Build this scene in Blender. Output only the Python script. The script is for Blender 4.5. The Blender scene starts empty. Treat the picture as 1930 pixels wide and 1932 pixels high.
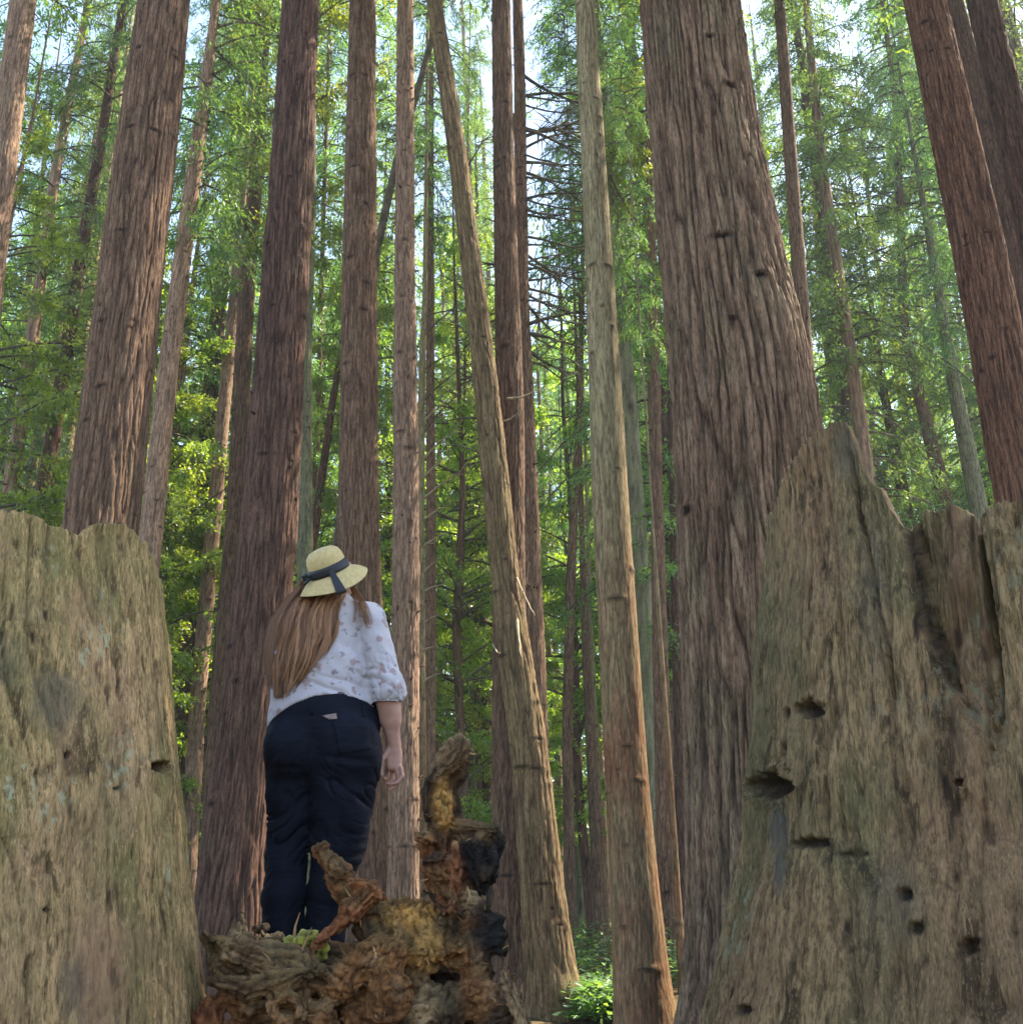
import bpy, math, random, time
import numpy as np
from mathutils import Matrix, Vector
T0 = time.time()
S = bpy.context.scene
COL = S.collection
# ------------------------------------------------------------------ camera
CZ = 1.5
PITCH, ROLL = math.radians(19.5), math.radians(1.1)
F = 2007.0; CU, CV = 965.0, 966.0
fw = np.array([0, math.cos(PITCH), math.sin(PITCH)])
up0 = np.array([0, -math.sin(PITCH), math.cos(PITCH)])
rt0 = np.array([1.0, 0, 0])
rt = rt0*math.cos(ROLL) - up0*math.sin(ROLL)
up = up0*math.cos(ROLL) + rt0*math.sin(ROLL)
cam = bpy.data.cameras.new('camera'); cam.sensor_width = 36; cam.lens = 36*F/1930.0
cam.clip_start = 0.05; cam.clip_end = 1000
camo = bpy.data.objects.new('camera', cam); COL.objects.link(camo)
camo.matrix_world = Matrix(((rt[0], up[0], -fw[0], 0), (rt[1], up[1], -fw[1], 0), (rt[2], up[2], -fw[2], CZ), (0, 0, 0, 1)))
S.camera = camo
# ------------------------------------------------------------------ sky, sun, exposure
SUN_AZ, SUN_EL = math.radians(62), math.radians(52)      # azimuth to the right of the viewing direction
W = bpy.data.worlds.new('World'); S.world = W; W.use_nodes = True
nt = W.node_tree; nt.nodes.clear()
sky = nt.nodes.new('ShaderNodeTexSky'); sky.sky_type = 'NISHITA'; sky.sun_disc = False
sky.sun_elevation = SUN_EL; sky.sun_rotation = SUN_AZ; sky.air_density = 1.0; sky.dust_density = 0.5; sky.ozone_density = 2.0
bg = nt.nodes.new('ShaderNodeBackground'); bg.inputs['Strength'].default_value = 0.15
wo = nt.nodes.new('ShaderNodeOutputWorld')
nt.links.new(sky.outputs[0], bg.inputs[0]); nt.links.new(bg.outputs[0], wo.inputs[0])
sun = bpy.data.lights.new('sun', 'SUN'); sun.energy = 5.0; sun.angle = math.radians(0.5); sun.color = (1.0, 0.93, 0.82)
suno = bpy.data.objects.new('sun', sun); COL.objects.link(suno)
sd = Vector((math.sin(SUN_AZ)*math.cos(SUN_EL), math.cos(SUN_AZ)*math.cos(SUN_EL), math.sin(SUN_EL)))
suno.rotation_euler = sd.to_track_quat('Z', 'Y').to_euler()
S.view_settings.view_transform = 'Standard'; S.view_settings.look = 'None'
S.view_settings.exposure = 2.12; S.view_settings.gamma = 1.0
S.view_settings.use_white_balance = True; S.view_settings.white_balance_temperature = 7400; S.view_settings.white_balance_tint = 10
try:
    S.cycles.use_denoising = True
    S.cycles.max_bounces = 8; S.cycles.diffuse_bounces = 5; S.cycles.transmission_bounces = 5; S.cycles.transparent_max_bounces = 4
    S.cycles.caustics_reflective = False; S.cycles.caustics_refractive = False
    S.cycles.sample_clamp_indirect = 6
except Exception: pass

# ------------------------------------------------------------------ helpers
def ray(u, v):
    d = fw + rt*((u-CU)/F) - up*((v-CV)/F)
    return d
def P(u, v, y):
    "point at photo position (u, v) on the 1930-wide picture, y metres ahead"
    d = ray(u, v); k = y/d[1]
    return np.array([0, 0, CZ]) + d*k
def PXM(u, v, y):
    "metres per picture pixel there"
    return y/ray(u, v)[1]/F
def proj(p):
    q = np.asarray(p, float) - np.array([0, 0, CZ])
    z = q@fw
    return CU + F*(q@rt)/z, CV - F*(q@up)/z

def _hash(ix, iy, iz, seed):
    h = (ix.astype(np.uint32)*np.uint32(374761393)) ^ (iy.astype(np.uint32)*np.uint32(668265263)) ^ (iz.astype(np.uint32)*np.uint32(2147483647)) ^ np.uint32((seed*144665+1013904223) & 0xffffffff)
    h = (h ^ (h >> np.uint32(13)))*np.uint32(1274126177)
    h = (h ^ (h >> np.uint32(16)))*np.uint32(2246822519)
    return h ^ (h >> np.uint32(13))
def pn(x, y, z, seed=0):
    "gradient noise, about -1..1"
    x = np.asarray(x, np.float32); y = np.asarray(y, np.float32); z = np.asarray(z, np.float32)
    x, y, z = np.broadcast_arrays(x, y, z)
    ix = np.floor(x).astype(np.int32); iy = np.floor(y).astype(np.int32); iz = np.floor(z).astype(np.int32)
    fx = x-ix; fy = y-iy; fz = z-iz
    ux = fx*fx*fx*(fx*(fx*6-15)+10); uy = fy*fy*fy*(fy*(fy*6-15)+10); uz = fz*fz*fz*(fz*(fz*6-15)+10)
    def g(dx, dy, dz):
        h = _hash(ix+dx, iy+dy, iz+dz, seed)
        a = ((h & np.uint32(1023)).astype(np.float32)/511.5-1); b = (((h >> np.uint32(10)) & np.uint32(1023)).astype(np.float32)/511.5-1)
        c = (((h >> np.uint32(20)) & np.uint32(1023)).astype(np.float32)/511.5-1)
        return a*(fx-dx)+b*(fy-dy)+c*(fz-dz)
    def L(a, b, t): return a+(b-a)*t
    r = L(L(L(g(0,0,0), g(1,0,0), ux), L(g(0,1,0), g(1,1,0), ux), uy), L(L(g(0,0,1), g(1,0,1), ux), L(g(0,1,1), g(1,1,1), ux), uy), uz)
    return r*1.25
def fbm(x, y, z, o=4, seed=0):
    r = 0; a = 1.0; f = 1.0
    for i in range(o):
        r = r + a*pn(x*f, y*f, z*f, seed+i*17); a *= .5; f *= 2.03
    return r
def sstep(a, b, x):
    t = np.clip((x-a)/(b-a), 0, 1); return t*t*(3-2*t)

def mesh_np(name, V, Q, mats, attrs=None, smooth=True, matidx=None, T=None):
    "V (n,3); Q (m,4) quads and or T (k,3) triangles"
    me = bpy.data.meshes.new(name)
    V = np.asarray(V, np.float32)
    polys = []
    nq = 0 if Q is None else len(Q); ntri = 0 if T is None else len(T)
    loops = np.concatenate([np.asarray(Q, np.int32).ravel() if nq else np.zeros(0, np.int32), np.asarray(T, np.int32).ravel() if ntri else np.zeros(0, np.int32)])
    starts = np.concatenate([np.arange(nq)*4, nq*4+np.arange(ntri)*3]).astype(np.int32)
    me.vertices.add(len(V)); me.vertices.foreach_set('co', V.ravel())
    me.loops.add(len(loops)); me.loops.foreach_set('vertex_index', loops)
    me.polygons.add(nq+ntri); me.polygons.foreach_set('loop_start', starts)
    try: me.polygons.foreach_set('loop_total', np.concatenate([np.full(nq, 4), np.full(ntri, 3)]).astype(np.int32))
    except Exception: pass
    me.polygons.foreach_set('use_smooth', np.full(nq+ntri, smooth))
    if matidx is not None: me.polygons.foreach_set('material_index', np.asarray(matidx, np.int32))
    for m in (mats if isinstance(mats, (list, tuple)) else [mats]): me.materials.append(m)
    for k, (dom, arr) in (attrs or {}).items():
        arr = np.asarray(arr, np.float32)
        if arr.ndim == 1:
            a = me.attributes.new(k, 'FLOAT', dom); a.data.foreach_set('value', arr)
        else:
            a = me.attributes.new(k, 'FLOAT_COLOR', dom)
            if arr.shape[1] == 3: arr = np.concatenate([arr, np.ones((len(arr), 1), np.float32)], 1)
            a.data.foreach_set('color', arr.ravel())
    me.update(calc_edges=True); me.validate()
    return me
def link(name, me, parent=None, loc=None):
    o = bpy.data.objects.new(name, me); COL.objects.link(o)
    if parent is not None: o.parent = parent
    if loc is not None: o.location = loc
    return o
def thing(name, label, cat, loc=(0, 0, 0), group=None, kind=None, me=None):
    o = bpy.data.objects.new(name, me); COL.objects.link(o); o.location = loc
    o['label'] = label; o['category'] = cat
    if group: o['group'] = group
    if kind: o['kind'] = kind
    if me is None: o.empty_display_size = .2
    return o

class MB:
    "collects tubes and cards into one mesh"
    def __init__(s): s.v = []; s.q = []; s.n = 0; s.mi = []; s.at = []
    def add(s, v, q, mi=0, at=0.0):
        v = np.asarray(v, np.float32); q = np.asarray(q, np.int64)
        s.v.append(v); s.q.append(q+s.n); s.n += len(v); s.mi.append(np.full(len(q), mi)); s.at.append(np.full(len(v), at) if np.isscalar(at) else np.asarray(at))
    def tube(s, pts, rad, sides=6, mi=0, at=0.0, cap=True):
        pts = np.asarray(pts, float); n = len(pts); rad = np.broadcast_to(np.asarray(rad, float), (n,))
        t = np.gradient(pts, axis=0); t /= np.linalg.norm(t, axis=1)[:, None]+1e-9
        ref = np.array([0, 0, 1.0]) if abs(t[:, 2]).mean() < .8 else np.array([1.0, 0, 0])
        a = np.cross(t, ref); a /= np.linalg.norm(a, axis=1)[:, None]+1e-9; b = np.cross(t, a)
        th = np.arange(sides)*2*math.pi/sides
        V = pts[:, None, :] + rad[:, None, None]*(np.cos(th)[None, :, None]*a[:, None, :]+np.sin(th)[None, :, None]*b[:, None, :])
        V = V.reshape(-1, 3)
        i = np.arange(n-1)[:, None]*sides; j = np.arange(sides)[None, :]; k = (j+1) % sides
        q = np.stack([i+j, i+k, i+sides+k, i+sides+j], -1).reshape(-1, 4)
        if cap and sides >= 4:
            V = np.vstack([V, pts[-1]+t[-1]*rad[-1]*.3, pts[0]-t[0]*rad[0]*.3]); base = (n-1)*sides; c = n*sides
            capq = [[base+m, base+(m+1) % sides, base+(m+2) % sides, c] for m in range(0, sides, 2)] + [[(m+2) % sides, (m+1) % sides, m, c+1] for m in range(0, sides, 2)]
            if sides % 2 == 0: q = np.vstack([q, np.array(capq)])
        s.add(V, q, mi, at)
    def mesh(s, name, mats, smooth=True, attr='tone'):
        V = np.vstack(s.v); Q = np.vstack(s.q)
        return mesh_np(name, V, Q, mats, {attr: ('POINT', np.concatenate(s.at))}, smooth, np.concatenate(s.mi))

# ------------------------------------------------------------------ materials
def newmat(name):
    m = bpy.data.materials.new(name); m.use_nodes = True; nt = m.node_tree; nt.nodes.clear()
    out = nt.nodes.new('ShaderNodeOutputMaterial'); return m, nt, out
def N(nt, typ, **kw):
    n = nt.nodes.new(typ)
    for k, v in kw.items():
        if k.startswith('_'): setattr(n, k[1:], v)
        else: n.inputs[k].default_value = v
    return n
def ramp(nt, fac, stops, interp='LINEAR'):
    r = nt.nodes.new('ShaderNodeValToRGB'); r.color_ramp.interpolation = interp
    el = r.color_ramp.elements
    while len(el) > 1: el.remove(el[-1])
    el[0].position = stops[0][0]; el[0].color = (*stops[0][1], 1)
    for p, c in stops[1:]:
        e = el.new(p); e.color = (*c, 1)
    nt.links.new(fac, r.inputs[0]); return r.outputs[0]
def mix(nt, fac, a, b, mode='MIX'):
    n = nt.nodes.new('ShaderNodeMix'); n.data_type = 'RGBA'; n.blend_type = mode
    for sock, val in ((n.inputs[0], fac), (n.inputs[6], a), (n.inputs[7], b)):
        if isinstance(val, bpy.types.NodeSocket): nt.links.new(val, sock)
        elif isinstance(val, (int, float)): sock.default_value = val
        else: sock.default_value = (*val, 1)
    return n.outputs[2]
def coords(nt, scale, kind='Object'):
    tc = nt.nodes.new('ShaderNodeTexCoord'); mp = nt.nodes.new('ShaderNodeMapping'); mp.inputs['Scale'].default_value = scale
    nt.links.new(tc.outputs[kind], mp.inputs[0]); return mp.outputs[0]
def noise(nt, vec, scale=1.0, detail=4, rough=.55, dist=0.0):
    n = N(nt, 'ShaderNodeTexNoise', Scale=scale, Detail=detail, Roughness=rough, Distortion=dist); nt.links.new(vec, n.inputs['Vector']); return n.outputs['Fac']
def attr(nt, name, what='Fac'):
    a = nt.nodes.new('ShaderNodeAttribute'); a.attribute_name = name; return a.outputs[what]
def bump(nt, h, strength, dist, prev=None):
    b = N(nt, 'ShaderNodeBump', Strength=strength, Distance=dist); nt.links.new(h, b.inputs['Height'])
    if prev is not None: nt.links.new(prev, b.inputs['Normal'])
    return b.outputs[0]
def pbsdf(nt, out, col, rough=.85, nrm=None, spec=.2, sheen=0):
    p = nt.nodes.new('ShaderNodeBsdfPrincipled'); p.inputs['Roughness'].default_value = rough; p.inputs['Specular IOR Level'].default_value = spec
    if isinstance(col, bpy.types.NodeSocket): nt.links.new(col, p.inputs['Base Color'])
    else: p.inputs['Base Color'].default_value = (*col, 1)
    if nrm is not None: nt.links.new(nrm, p.inputs['Normal'])
    if sheen: p.inputs['Sheen Weight'].default_value = sheen
    nt.links.new(p.outputs[0], out.inputs[0]); return p

def bark_mat(name, light, mid, dark, green=None, green_amt=0.0, hz=1.0, low=None, lowz=(0, 6)):
    "furrowed bark: colours run up the trunk, fissure attribute darkens the cracks"
    m, nt, out = newmat(name)
    v = coords(nt, (1, 1, .09)); n1 = noise(nt, v, 34*hz, 6, .65, .3)
    v2 = coords(nt, (1, 1, .35)); n2 = noise(nt, v2, 2.2, 4, .6)
    v3 = coords(nt, (1, 1, .12)); n3 = noise(nt, v3, 110*hz, 4, .65)
    c = ramp(nt, n1, [(.34, dark), (.48, mid), (.62, light)])
    c = mix(nt, ramp(nt, n2, [(.35, (0, 0, 0)), (.65, (.45,)*3)]), c, light)
    if low is not None:
        sp = nt.nodes.new('ShaderNodeSeparateXYZ'); nt.links.new(coords(nt, (1, 1, 1)), sp.inputs[0])
        mr = N(nt, 'ShaderNodeMapRange', **{'From Min': lowz[0], 'From Max': lowz[1], 'To Min': 1.0, 'To Max': 0.0}); nt.links.new(sp.outputs[2], mr.inputs[0])
        ad = N(nt, 'ShaderNodeMath', _operation='MULTIPLY'); nt.links.new(mr.outputs[0], ad.inputs[0]); nt.links.new(ramp(nt, n2, [(.3, (.3,)*3), (.6, (1, 1, 1))]), ad.inputs[1])
        c = mix(nt, ad.outputs[0], c, low)
    if green_amt:
        ng = noise(nt, coords(nt, (1, 1, .3)), 3.0, 6, .7)
        c = mix(nt, ramp(nt, ng, [(.5-.12*green_amt, (0, 0, 0)), (.72-.2*green_amt, (.75*min(1, green_amt+.3),)*3)]), c, green)
    c = mix(nt, ramp(nt, n3, [(.38, (.7,)*3), (.48, (0, 0, 0))]), c, dark); c = mix(nt, ramp(nt, n3, [(.54, (0,)*3), (.66, (.35,)*3)]), c, tuple(min(1, x*1.3) for x in light))
    c = mix(nt, attr(nt, 'fis'), c, tuple(x*.30 for x in dark))
    # each tree a little different
    oi = nt.nodes.new('ShaderNodeObjectInfo')
    hs = nt.nodes.new('ShaderNodeHueSaturation'); mr = N(nt, 'ShaderNodeMapRange', **{'To Min': .72, 'To Max': 1.08}); nt.links.new(oi.outputs['Random'], mr.inputs[0])
    nt.links.new(mr.outputs[0], hs.inputs['Value']); nt.links.new(c, hs.inputs['Color'])
    b = bump(nt, n1, .8, .015); b = bump(nt, n3, .9, .010, b)
    pbsdf(nt, out, hs.outputs[0], .9, b, .12)
    return m
M = {}
M['redwood'] = bark_mat('bark_redwood', (.33, .205, .135), (.175, .098, .062), (.055, .029, .020), (.15, .15, .08), .12)
M['giant'] = bark_mat('bark_giant', (.30, .195, .128), (.165, .095, .060), (.044, .023, .016), (.18, .19, .10), .2, .7)
M['dark'] = bark_mat('bark_dark', (.24, .135, .097), (.125, .066, .048), (.040, .022, .017), (.15, .15, .08), .05)
M['ruddy'] = bark_mat('bark_ruddy', (.33, .175, .11), (.175, .082, .050), (.052, .024, .017), (.15, .15, .08), .0)
M['pale'] = bark_mat('bark_pale', (.50, .335, .235), (.30, .185, .125), (.11, .062, .042), (.20, .20, .10), .1)
M['olive'] = bark_mat('bark_olive', (.45, .37, .22), (.31, .245, .135), (.13, .09, .052), (.27, .25, .12), .35, 1.2, (.24, .085, .042), (2.6, 6.5))
M['mossy'] = bark_mat('bark_mossy', (.27, .19, .105), (.15, .093, .05), (.052, .03, .017), (.25, .215, .09), .28)
M['greygreen'] = bark_mat('bark_greygreen', (.30, .29, .19), (.19, .175, .11), (.08, .07, .045), (.20, .23, .11), .6)

def leaf_mat(name, dark, light, trans=.5, yellow=(.20, .30, .03)):
    m, nt, out = newmat(name)
    oi = nt.nodes.new('ShaderNodeObjectInfo')
    c = ramp(nt, attr(nt, 'tone'), [(0.0, dark), (.6, light), (1.0, tuple(.5*a+.5*b for a, b in zip(light, yellow)))])
    hs = nt.nodes.new('ShaderNodeHueSaturation'); mr = N(nt, 'ShaderNodeMapRange', **{'To Min': .47, 'To Max': .525}); nt.links.new(oi.outputs['Random'], mr.inputs[0]); nt.links.new(mr.outputs[0], hs.inputs['Hue'])
    mr2 = N(nt, 'ShaderNodeMapRange', **{'To Min': .75, 'To Max': 1.25}); nt.links.new(oi.outputs['Random'], mr2.inputs[0]); nt.links.new(mr2.outputs[0], hs.inputs['Value']); nt.links.new(c, hs.inputs['Color'])
    d = N(nt, 'ShaderNodeBsdfDiffuse'); t = N(nt, 'ShaderNodeBsdfTranslucent'); g = N(nt, 'ShaderNodeBsdfGlossy', Roughness=.45); g.inputs[0].default_value = (.9, .95, 1, 1)
    nt.links.new(hs.outputs[0], d.inputs[0])
    nt.links.new(mix(nt, 1.0, hs.outputs[0], (2.6, 2.3, 1.0), 'MULTIPLY'), t.inputs[0])
    a = N(nt, 'ShaderNodeMixShader'); a.inputs[0].default_value = trans; nt.links.new(d.outputs[0], a.inputs[1]); nt.links.new(t.outputs[0], a.inputs[2])
    b = N(nt, 'ShaderNodeMixShader'); b.inputs[0].default_value = .05; nt.links.new(a.outputs[0], b.inputs[1]); nt.links.new(g.outputs[0], b.inputs[2])
    nt.links.new(b.outputs[0], out.inputs[0]); return m
M['needle'] = leaf_mat('needles', (.028, .074, .034), (.080, .165, .055))
M['leaf'] = leaf_mat('leaves', (.045, .10, .028), (.155, .255, .045), .6)
m, nt, out = newmat('twig'); c = ramp(nt, noise(nt, coords(nt, (1, 1, 1)), 6, 3), [(.3, (.05, .04, .028)), (.7, (.15, .13, .09))]); pbsdf(nt, out, c, .9, None, .1); M['twig'] = m
m, nt, out = newmat('pale_twig'); c = ramp(nt, noise(nt, coords(nt, (1, 1, 1)), 8, 3), [(.3, (.22, .17, .10)), (.7, (.46, .37, .24))]); pbsdf(nt, out, c, .85, None, .1); M['pale_twig'] = m
m, nt, out = newmat('forest_floor'); n1 = noise(nt, coords(nt, (1, 1, 1)), 1.3, 8, .7); n2 = noise(nt, coords(nt, (1, 1, 1)), 22, 4, .7)
c = ramp(nt, n1, [(.35, (.06, .04, .022)), (.5, (.11, .075, .04)), (.62, (.07, .09, .03))]); c = mix(nt, ramp(nt, n2, [(.4, (0,)*3), (.65, (.7,)*3)]), c, (.10, .068, .038))
pbsdf(nt, out, c, .95, bump(nt, n2, .9, .05), .1); M['floor'] = m
HAZE = .0009
# ------------------------------------------------------------------ ground
def ground_z(x, y):
    return .12*fbm(np.asarray(x)*.12, np.asarray(y)*.12, 0.0, 3, 5) + .05*fbm(np.asarray(x)*.8, np.asarray(y)*.8, 0.0, 3, 6)
gx = np.concatenate([np.linspace(-300, -40, 30), np.linspace(-38, 38, 160), np.linspace(40, 300, 30)])
gy = np.concatenate([np.linspace(-200, -14, 20), np.linspace(-12, 70, 190), np.linspace(73, 500, 40)])
GX, GY = np.meshgrid(gx, gy); GZ = ground_z(GX, GY)
n1, n2 = GX.shape; ii = np.arange(n1-1)[:, None]*n2+np.arange(n2-1)[None, :]
gr = link('ground', mesh_np('ground', np.stack([GX, GY, GZ], -1).reshape(-1, 3), np.stack([ii, ii+1, ii+n2+1, ii+n2], -1).reshape(-1, 4), M['floor']))
gr['kind'] = 'structure'; gr['label'] = 'brown forest floor of needle litter between the trunks'

# ------------------------------------------------------------------ trunks
def trunk_mesh(name, cz, cx, rz, base, top_h, mat, nth, zres, amp, wave, knots, seed, stubs=0, flare=.35, yv=0.0, fis_w=.16, vis_top=None, groove=None, stub_len=.12):
    """cz heights, cx x-centres, rz radii given at the observed heights; local coordinates about base (x,y)"""
    rs = np.random.RandomState(seed)
    vt = vis_top if vis_top else top_h
    zs = [-.3]
    while zs[-1] < top_h:
        zs.append(zs[-1]+(zres if zs[-1] < vt else zres*14))
    zs = np.array(zs); cz = np.asarray(cz); order = np.argsort(cz); cz = cz[order]; cx = np.asarray(cx)[order]; rz = np.asarray(rz)[order]
    def ext(vals, lin=True):
        r = np.interp(zs, cz, vals)
        s0 = (vals[1]-vals[0])/(cz[1]-cz[0]+1e-6) if len(cz) > 1 else 0; s1 = (vals[-1]-vals[0])/(cz[-1]-cz[0]+1e-6) if len(cz) > 1 else 0
        r = np.where(zs < cz[0], vals[0]+s0*(zs-cz[0]), r); r = np.where(zs > cz[-1], vals[-1]+s1*(zs-cz[-1]), r); return r
    X = ext(cx); R = ext(rz)
    # smooth the polyline
    k = max(3, int(1.0/zres)); ker = np.ones(k)/k
    def sm(a):
        p = np.concatenate([np.full(k, a[0]), a, np.full(k, a[-1])]); return np.convolve(p, ker, 'same')[k:-k]
    vismask = zs < vt
    X[vismask] = sm(X[vismask]); R[vismask] = sm(R[vismask])
    rv = R[vismask][-1]; ztop = zs[vismask][-1]
    R = np.where(zs > ztop, rv*np.clip(1-(zs-ztop)/(top_h-ztop+.01), .05, 1), R)
    R = np.maximum(R, .02); R = R*(1+flare*np.exp(-np.maximum(zs, 0)/.55))
    th = np.arange(nth)*2*math.pi/nth
    TH, ZZ = np.meshgrid(th, zs); RR = R[:, None]
    rc = max(float(np.median(R[vismask])), .03)
    cxn = np.cos(TH)*rc; cyn = np.sin(TH)*rc
    # flutes and furrows
    w = wave
    warp = .35*pn(cxn/(w*3), cyn/(w*3), ZZ/(w*9), seed)
    a = pn(cxn/w+warp, cyn/w-warp, ZZ/(w*13)+warp*1.5, seed+1)
    b = pn(cxn/(w*.45)+warp, cyn/(w*.45), ZZ/(w*5.5), seed+2)
    f1 = np.exp(-(np.abs(a)/fis_w)); f2 = np.exp(-(np.abs(b)/(fis_w*.9)))
    ww2 = 1
    big = pn(cxn/(rc*1.3), cyn/(rc*1.3), ZZ/(rc*9), seed+3)
    rough = fbm(cxn/(w*.3), cyn/(w*.3), ZZ/(w*1.2), 2, seed+4)
    disp = amp*(-1.1*f1-.5*f2+.30*rough) + rc*.07*big
    fis = np.clip(.85*f1+.4*f2-.12, 0, 1)*.8
    # knots and scars
    for j in range(knots):
        t0 = rs.rand()*2*math.pi; z0 = rs.uniform(.5, vt); s = rs.uniform(.5, 1.3)*(.03+.06*rc); ww = rs.uniform(1, 3.0)
        dt = (np.angle(np.exp(1j*(th-t0))))*rc
        zi = np.where(np.abs(zs-z0) < s*4)[0]
        if len(zi) == 0: continue
        d2 = (dt[None, :]/(s*ww))**2+((zs[zi][:, None]-z0)/(s*.8))**2
        e = np.exp(-d2); disp[zi] += e*s*.35-1.5*amp*np.exp(-d2*5); fis[zi] = np.maximum(fis[zi], np.clip(np.exp(-d2*1.3)*1.15-.05+.3*rough[zi]*e, 0, 1)*.95)
    if groove is not None:
        g = groove(TH, ZZ); disp = disp-g*rc; fis = np.maximum(fis, np.clip(g*2.5, 0, .8))
    RAD = RR + disp*np.clip(RR/rc, .3, 1.3)
    x = X[:, None]+np.cos(TH)*RAD-base[0]; y = np.sin(TH)*RAD; z = ZZ
    V = np.stack([x, y+0*z, z], -1).reshape(-1, 3)
    nz = len(zs); i = np.arange(nz-1)[:, None]*nth; j = np.arange(nth)[None, :]; kk = (j+1) % nth
    Q = np.stack([i+j, i+kk, i+nth+kk, i+nth+j], -1).reshape(-1, 4)
    V = [V]; Q = [Q]; fisv = [fis.ravel()]; nn = nz*nth
    if stubs:
        mb = MB()
        for j in range(stubs):
            t0 = rs.rand()*2*math.pi; z0 = rs.uniform(1.0, vt); i0 = int(np.argmin(np.abs(zs-z0)))
            o = np.array([X[i0]-base[0], 0, z0]); d = np.array([math.cos(t0), math.sin(t0), rs.uniform(-.25, .5)])
            r0 = R[i0]*.93; L_ = rs.uniform(.3, 1)*stub_len; rr = rs.uniform(.006, .014)+.02*rc
            mb.tube([o+d*r0, o+d*(r0+L_*.5), o+d*(r0+L_)+np.array([0, 0, rs.uniform(-.02, .03)])], [rr*1.4, rr, rr*.5], 6)
        v = np.vstack(mb.v); q = np.vstack(mb.q); V.append(v); Q.append(q+nn); fisv.append(np.full(len(v), .55)); nn += len(v)
    me = mesh_np(name, np.vstack(V), np.vstack(Q), mat, {'fis': ('POINT', np.concatenate(fisv))})
    return me, (zs, X, R)

# ------------------------------------------------------------------ crowns
def crown_mesh(name, seed, z0, z1, R, nb, spr, lv, lsize, mats, droop=.35, shape=.35, upturn=0.25, bare=0.0, flat=.35, rtrunk=.12, aspect=2.6):
    rs = np.random.RandomState(seed)
    t = np.sort(rs.rand(nb)); az = rs.rand(nb)*2*math.pi
    prof = np.clip(np.minimum(t/shape+.45, (1.03-t)/(1-shape))*1.1, .12, 1.0)
    L = R*prof*rs.uniform(.55, 1.12, nb); zb = z0+(z1-z0)*t
    dirx, diry = np.cos(az), np.sin(az); dr = droop*rs.uniform(.5, 1.5, nb); ut = upturn*rs.uniform(.3, 1.3, nb)
    bend = rs.uniform(-.3, .3, nb)
    def bp(b, s):
        h = L[b]*s; side = bend[b]*s*s*L[b]
        return np.stack([dirx[b]*h-diry[b]*side, diry[b]*h+dirx[b]*side, zb[b]+L[b]*(ut[b]*s-dr[b]*s*s*1.6)], -1)
    # leaves
    b = np.repeat(np.arange(nb), spr); n = len(b)
    s = bare+(1-bare)*rs.rand(n)**.8
    keep = (pn(b*3.71, s*3.0, seed*1.3, seed) > -.34) & (rs.rand(n) < np.clip(L[b]/R*1.3, .12, 1))
    b = b[keep]; s = s[keep]; n = len(b)
    o = bp(b, s); o2 = bp(b, s+.02); tn = o2-o; tn /= np.linalg.norm(tn, axis=1)[:, None]
    side = np.cross(tn, [0, 0, 1.0]); side /= np.linalg.norm(side, axis=1)[:, None]
    sg = np.where(rs.rand(n) < .5, -1, 1)[:, None]
    tw = side*sg*rs.uniform(.5, 1, (n, 1))+tn*rs.uniform(.2, .9, (n, 1))+np.array([0, 0, -1])*rs.uniform(0, .5, (n, 1)); tw /= np.linalg.norm(tw, axis=1)[:, None]
    TL = (R*.30*(1-s*.55)*rs.uniform(.5, 1.2, n)*np.clip(L[b]/R, .35, 1))[:, None]
    q = rs.rand(n, lv); oc = o[:, None, :]+tw[:, None, :]*(TL*q)[:, :, None]+np.array([0, 0, -1])*(TL*q**2*.25)[:, :, None]
    oc = oc+rs.normal(0, 1, (n, lv, 3))*lsize*np.array([.6, .6, .45])
    ld = tw[:, None, :]*.8+rs.normal(0, .55, (n, lv, 3)); ld /= np.linalg.norm(ld, axis=2)[:, :, None]
    nrm = np.array([0, 0, 1.0])+rs.normal(0, flat, (n, lv, 3)); sd_ = np.cross(ld, nrm); sd_ /= np.linalg.norm(sd_, axis=2)[:, :, None]+1e-6
    ls = (lsize*rs.uniform(.6, 1.3, (n, lv)))[:, :, None]
    A = oc; B = oc+ld*ls*.45+sd_*ls/aspect*.5; C = oc+ld*ls; D = oc+ld*ls*.45-sd_*ls/aspect*.5
    V = np.stack([A, B, C, D], 2).reshape(-1, 3); m_ = len(V)//4
    Q = np.arange(m_*4).reshape(-1, 4)
    tone = np.repeat(np.clip(np.repeat(rs.rand(n)*.6, lv).reshape(n, lv)+rs.rand(n, lv)*.4, 0, 1).ravel(), 4)
    mb = MB()
    for k in range(nb):
        if L[k] < R*.15: continue
        ss = np.linspace(0, 1, 6); pts = bp(np.full(6, k), ss); r0 = .012+.009*L[k]
        mb.tube(pts, np.linspace(r0, r0*.25, 6), 4, cap=False)
    # a few visible twigs
    for k in rs.choice(n, min(n, nb*3), replace=False):
        mb.tube([o[k], o[k]+tw[k]*TL[k]*.6, o[k]+tw[k]*TL[k]+np.array([0, 0, -.1])*TL[k]], [.010, .007, .004], 3, cap=False)
    v2 = np.vstack(mb.v); q2 = np.vstack(mb.q)
    return mesh_np(name, np.vstack([V, v2]), np.vstack([Q, q2+len(V)]), mats, {'tone': ('POINT', np.concatenate([tone, np.zeros(len(v2))]))}, False,
                   np.concatenate([np.zeros(len(Q), int), np.ones(len(q2), int)]))
NL = [M['needle'], M['twig']]; LL = [M['leaf'], M['twig']]
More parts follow.
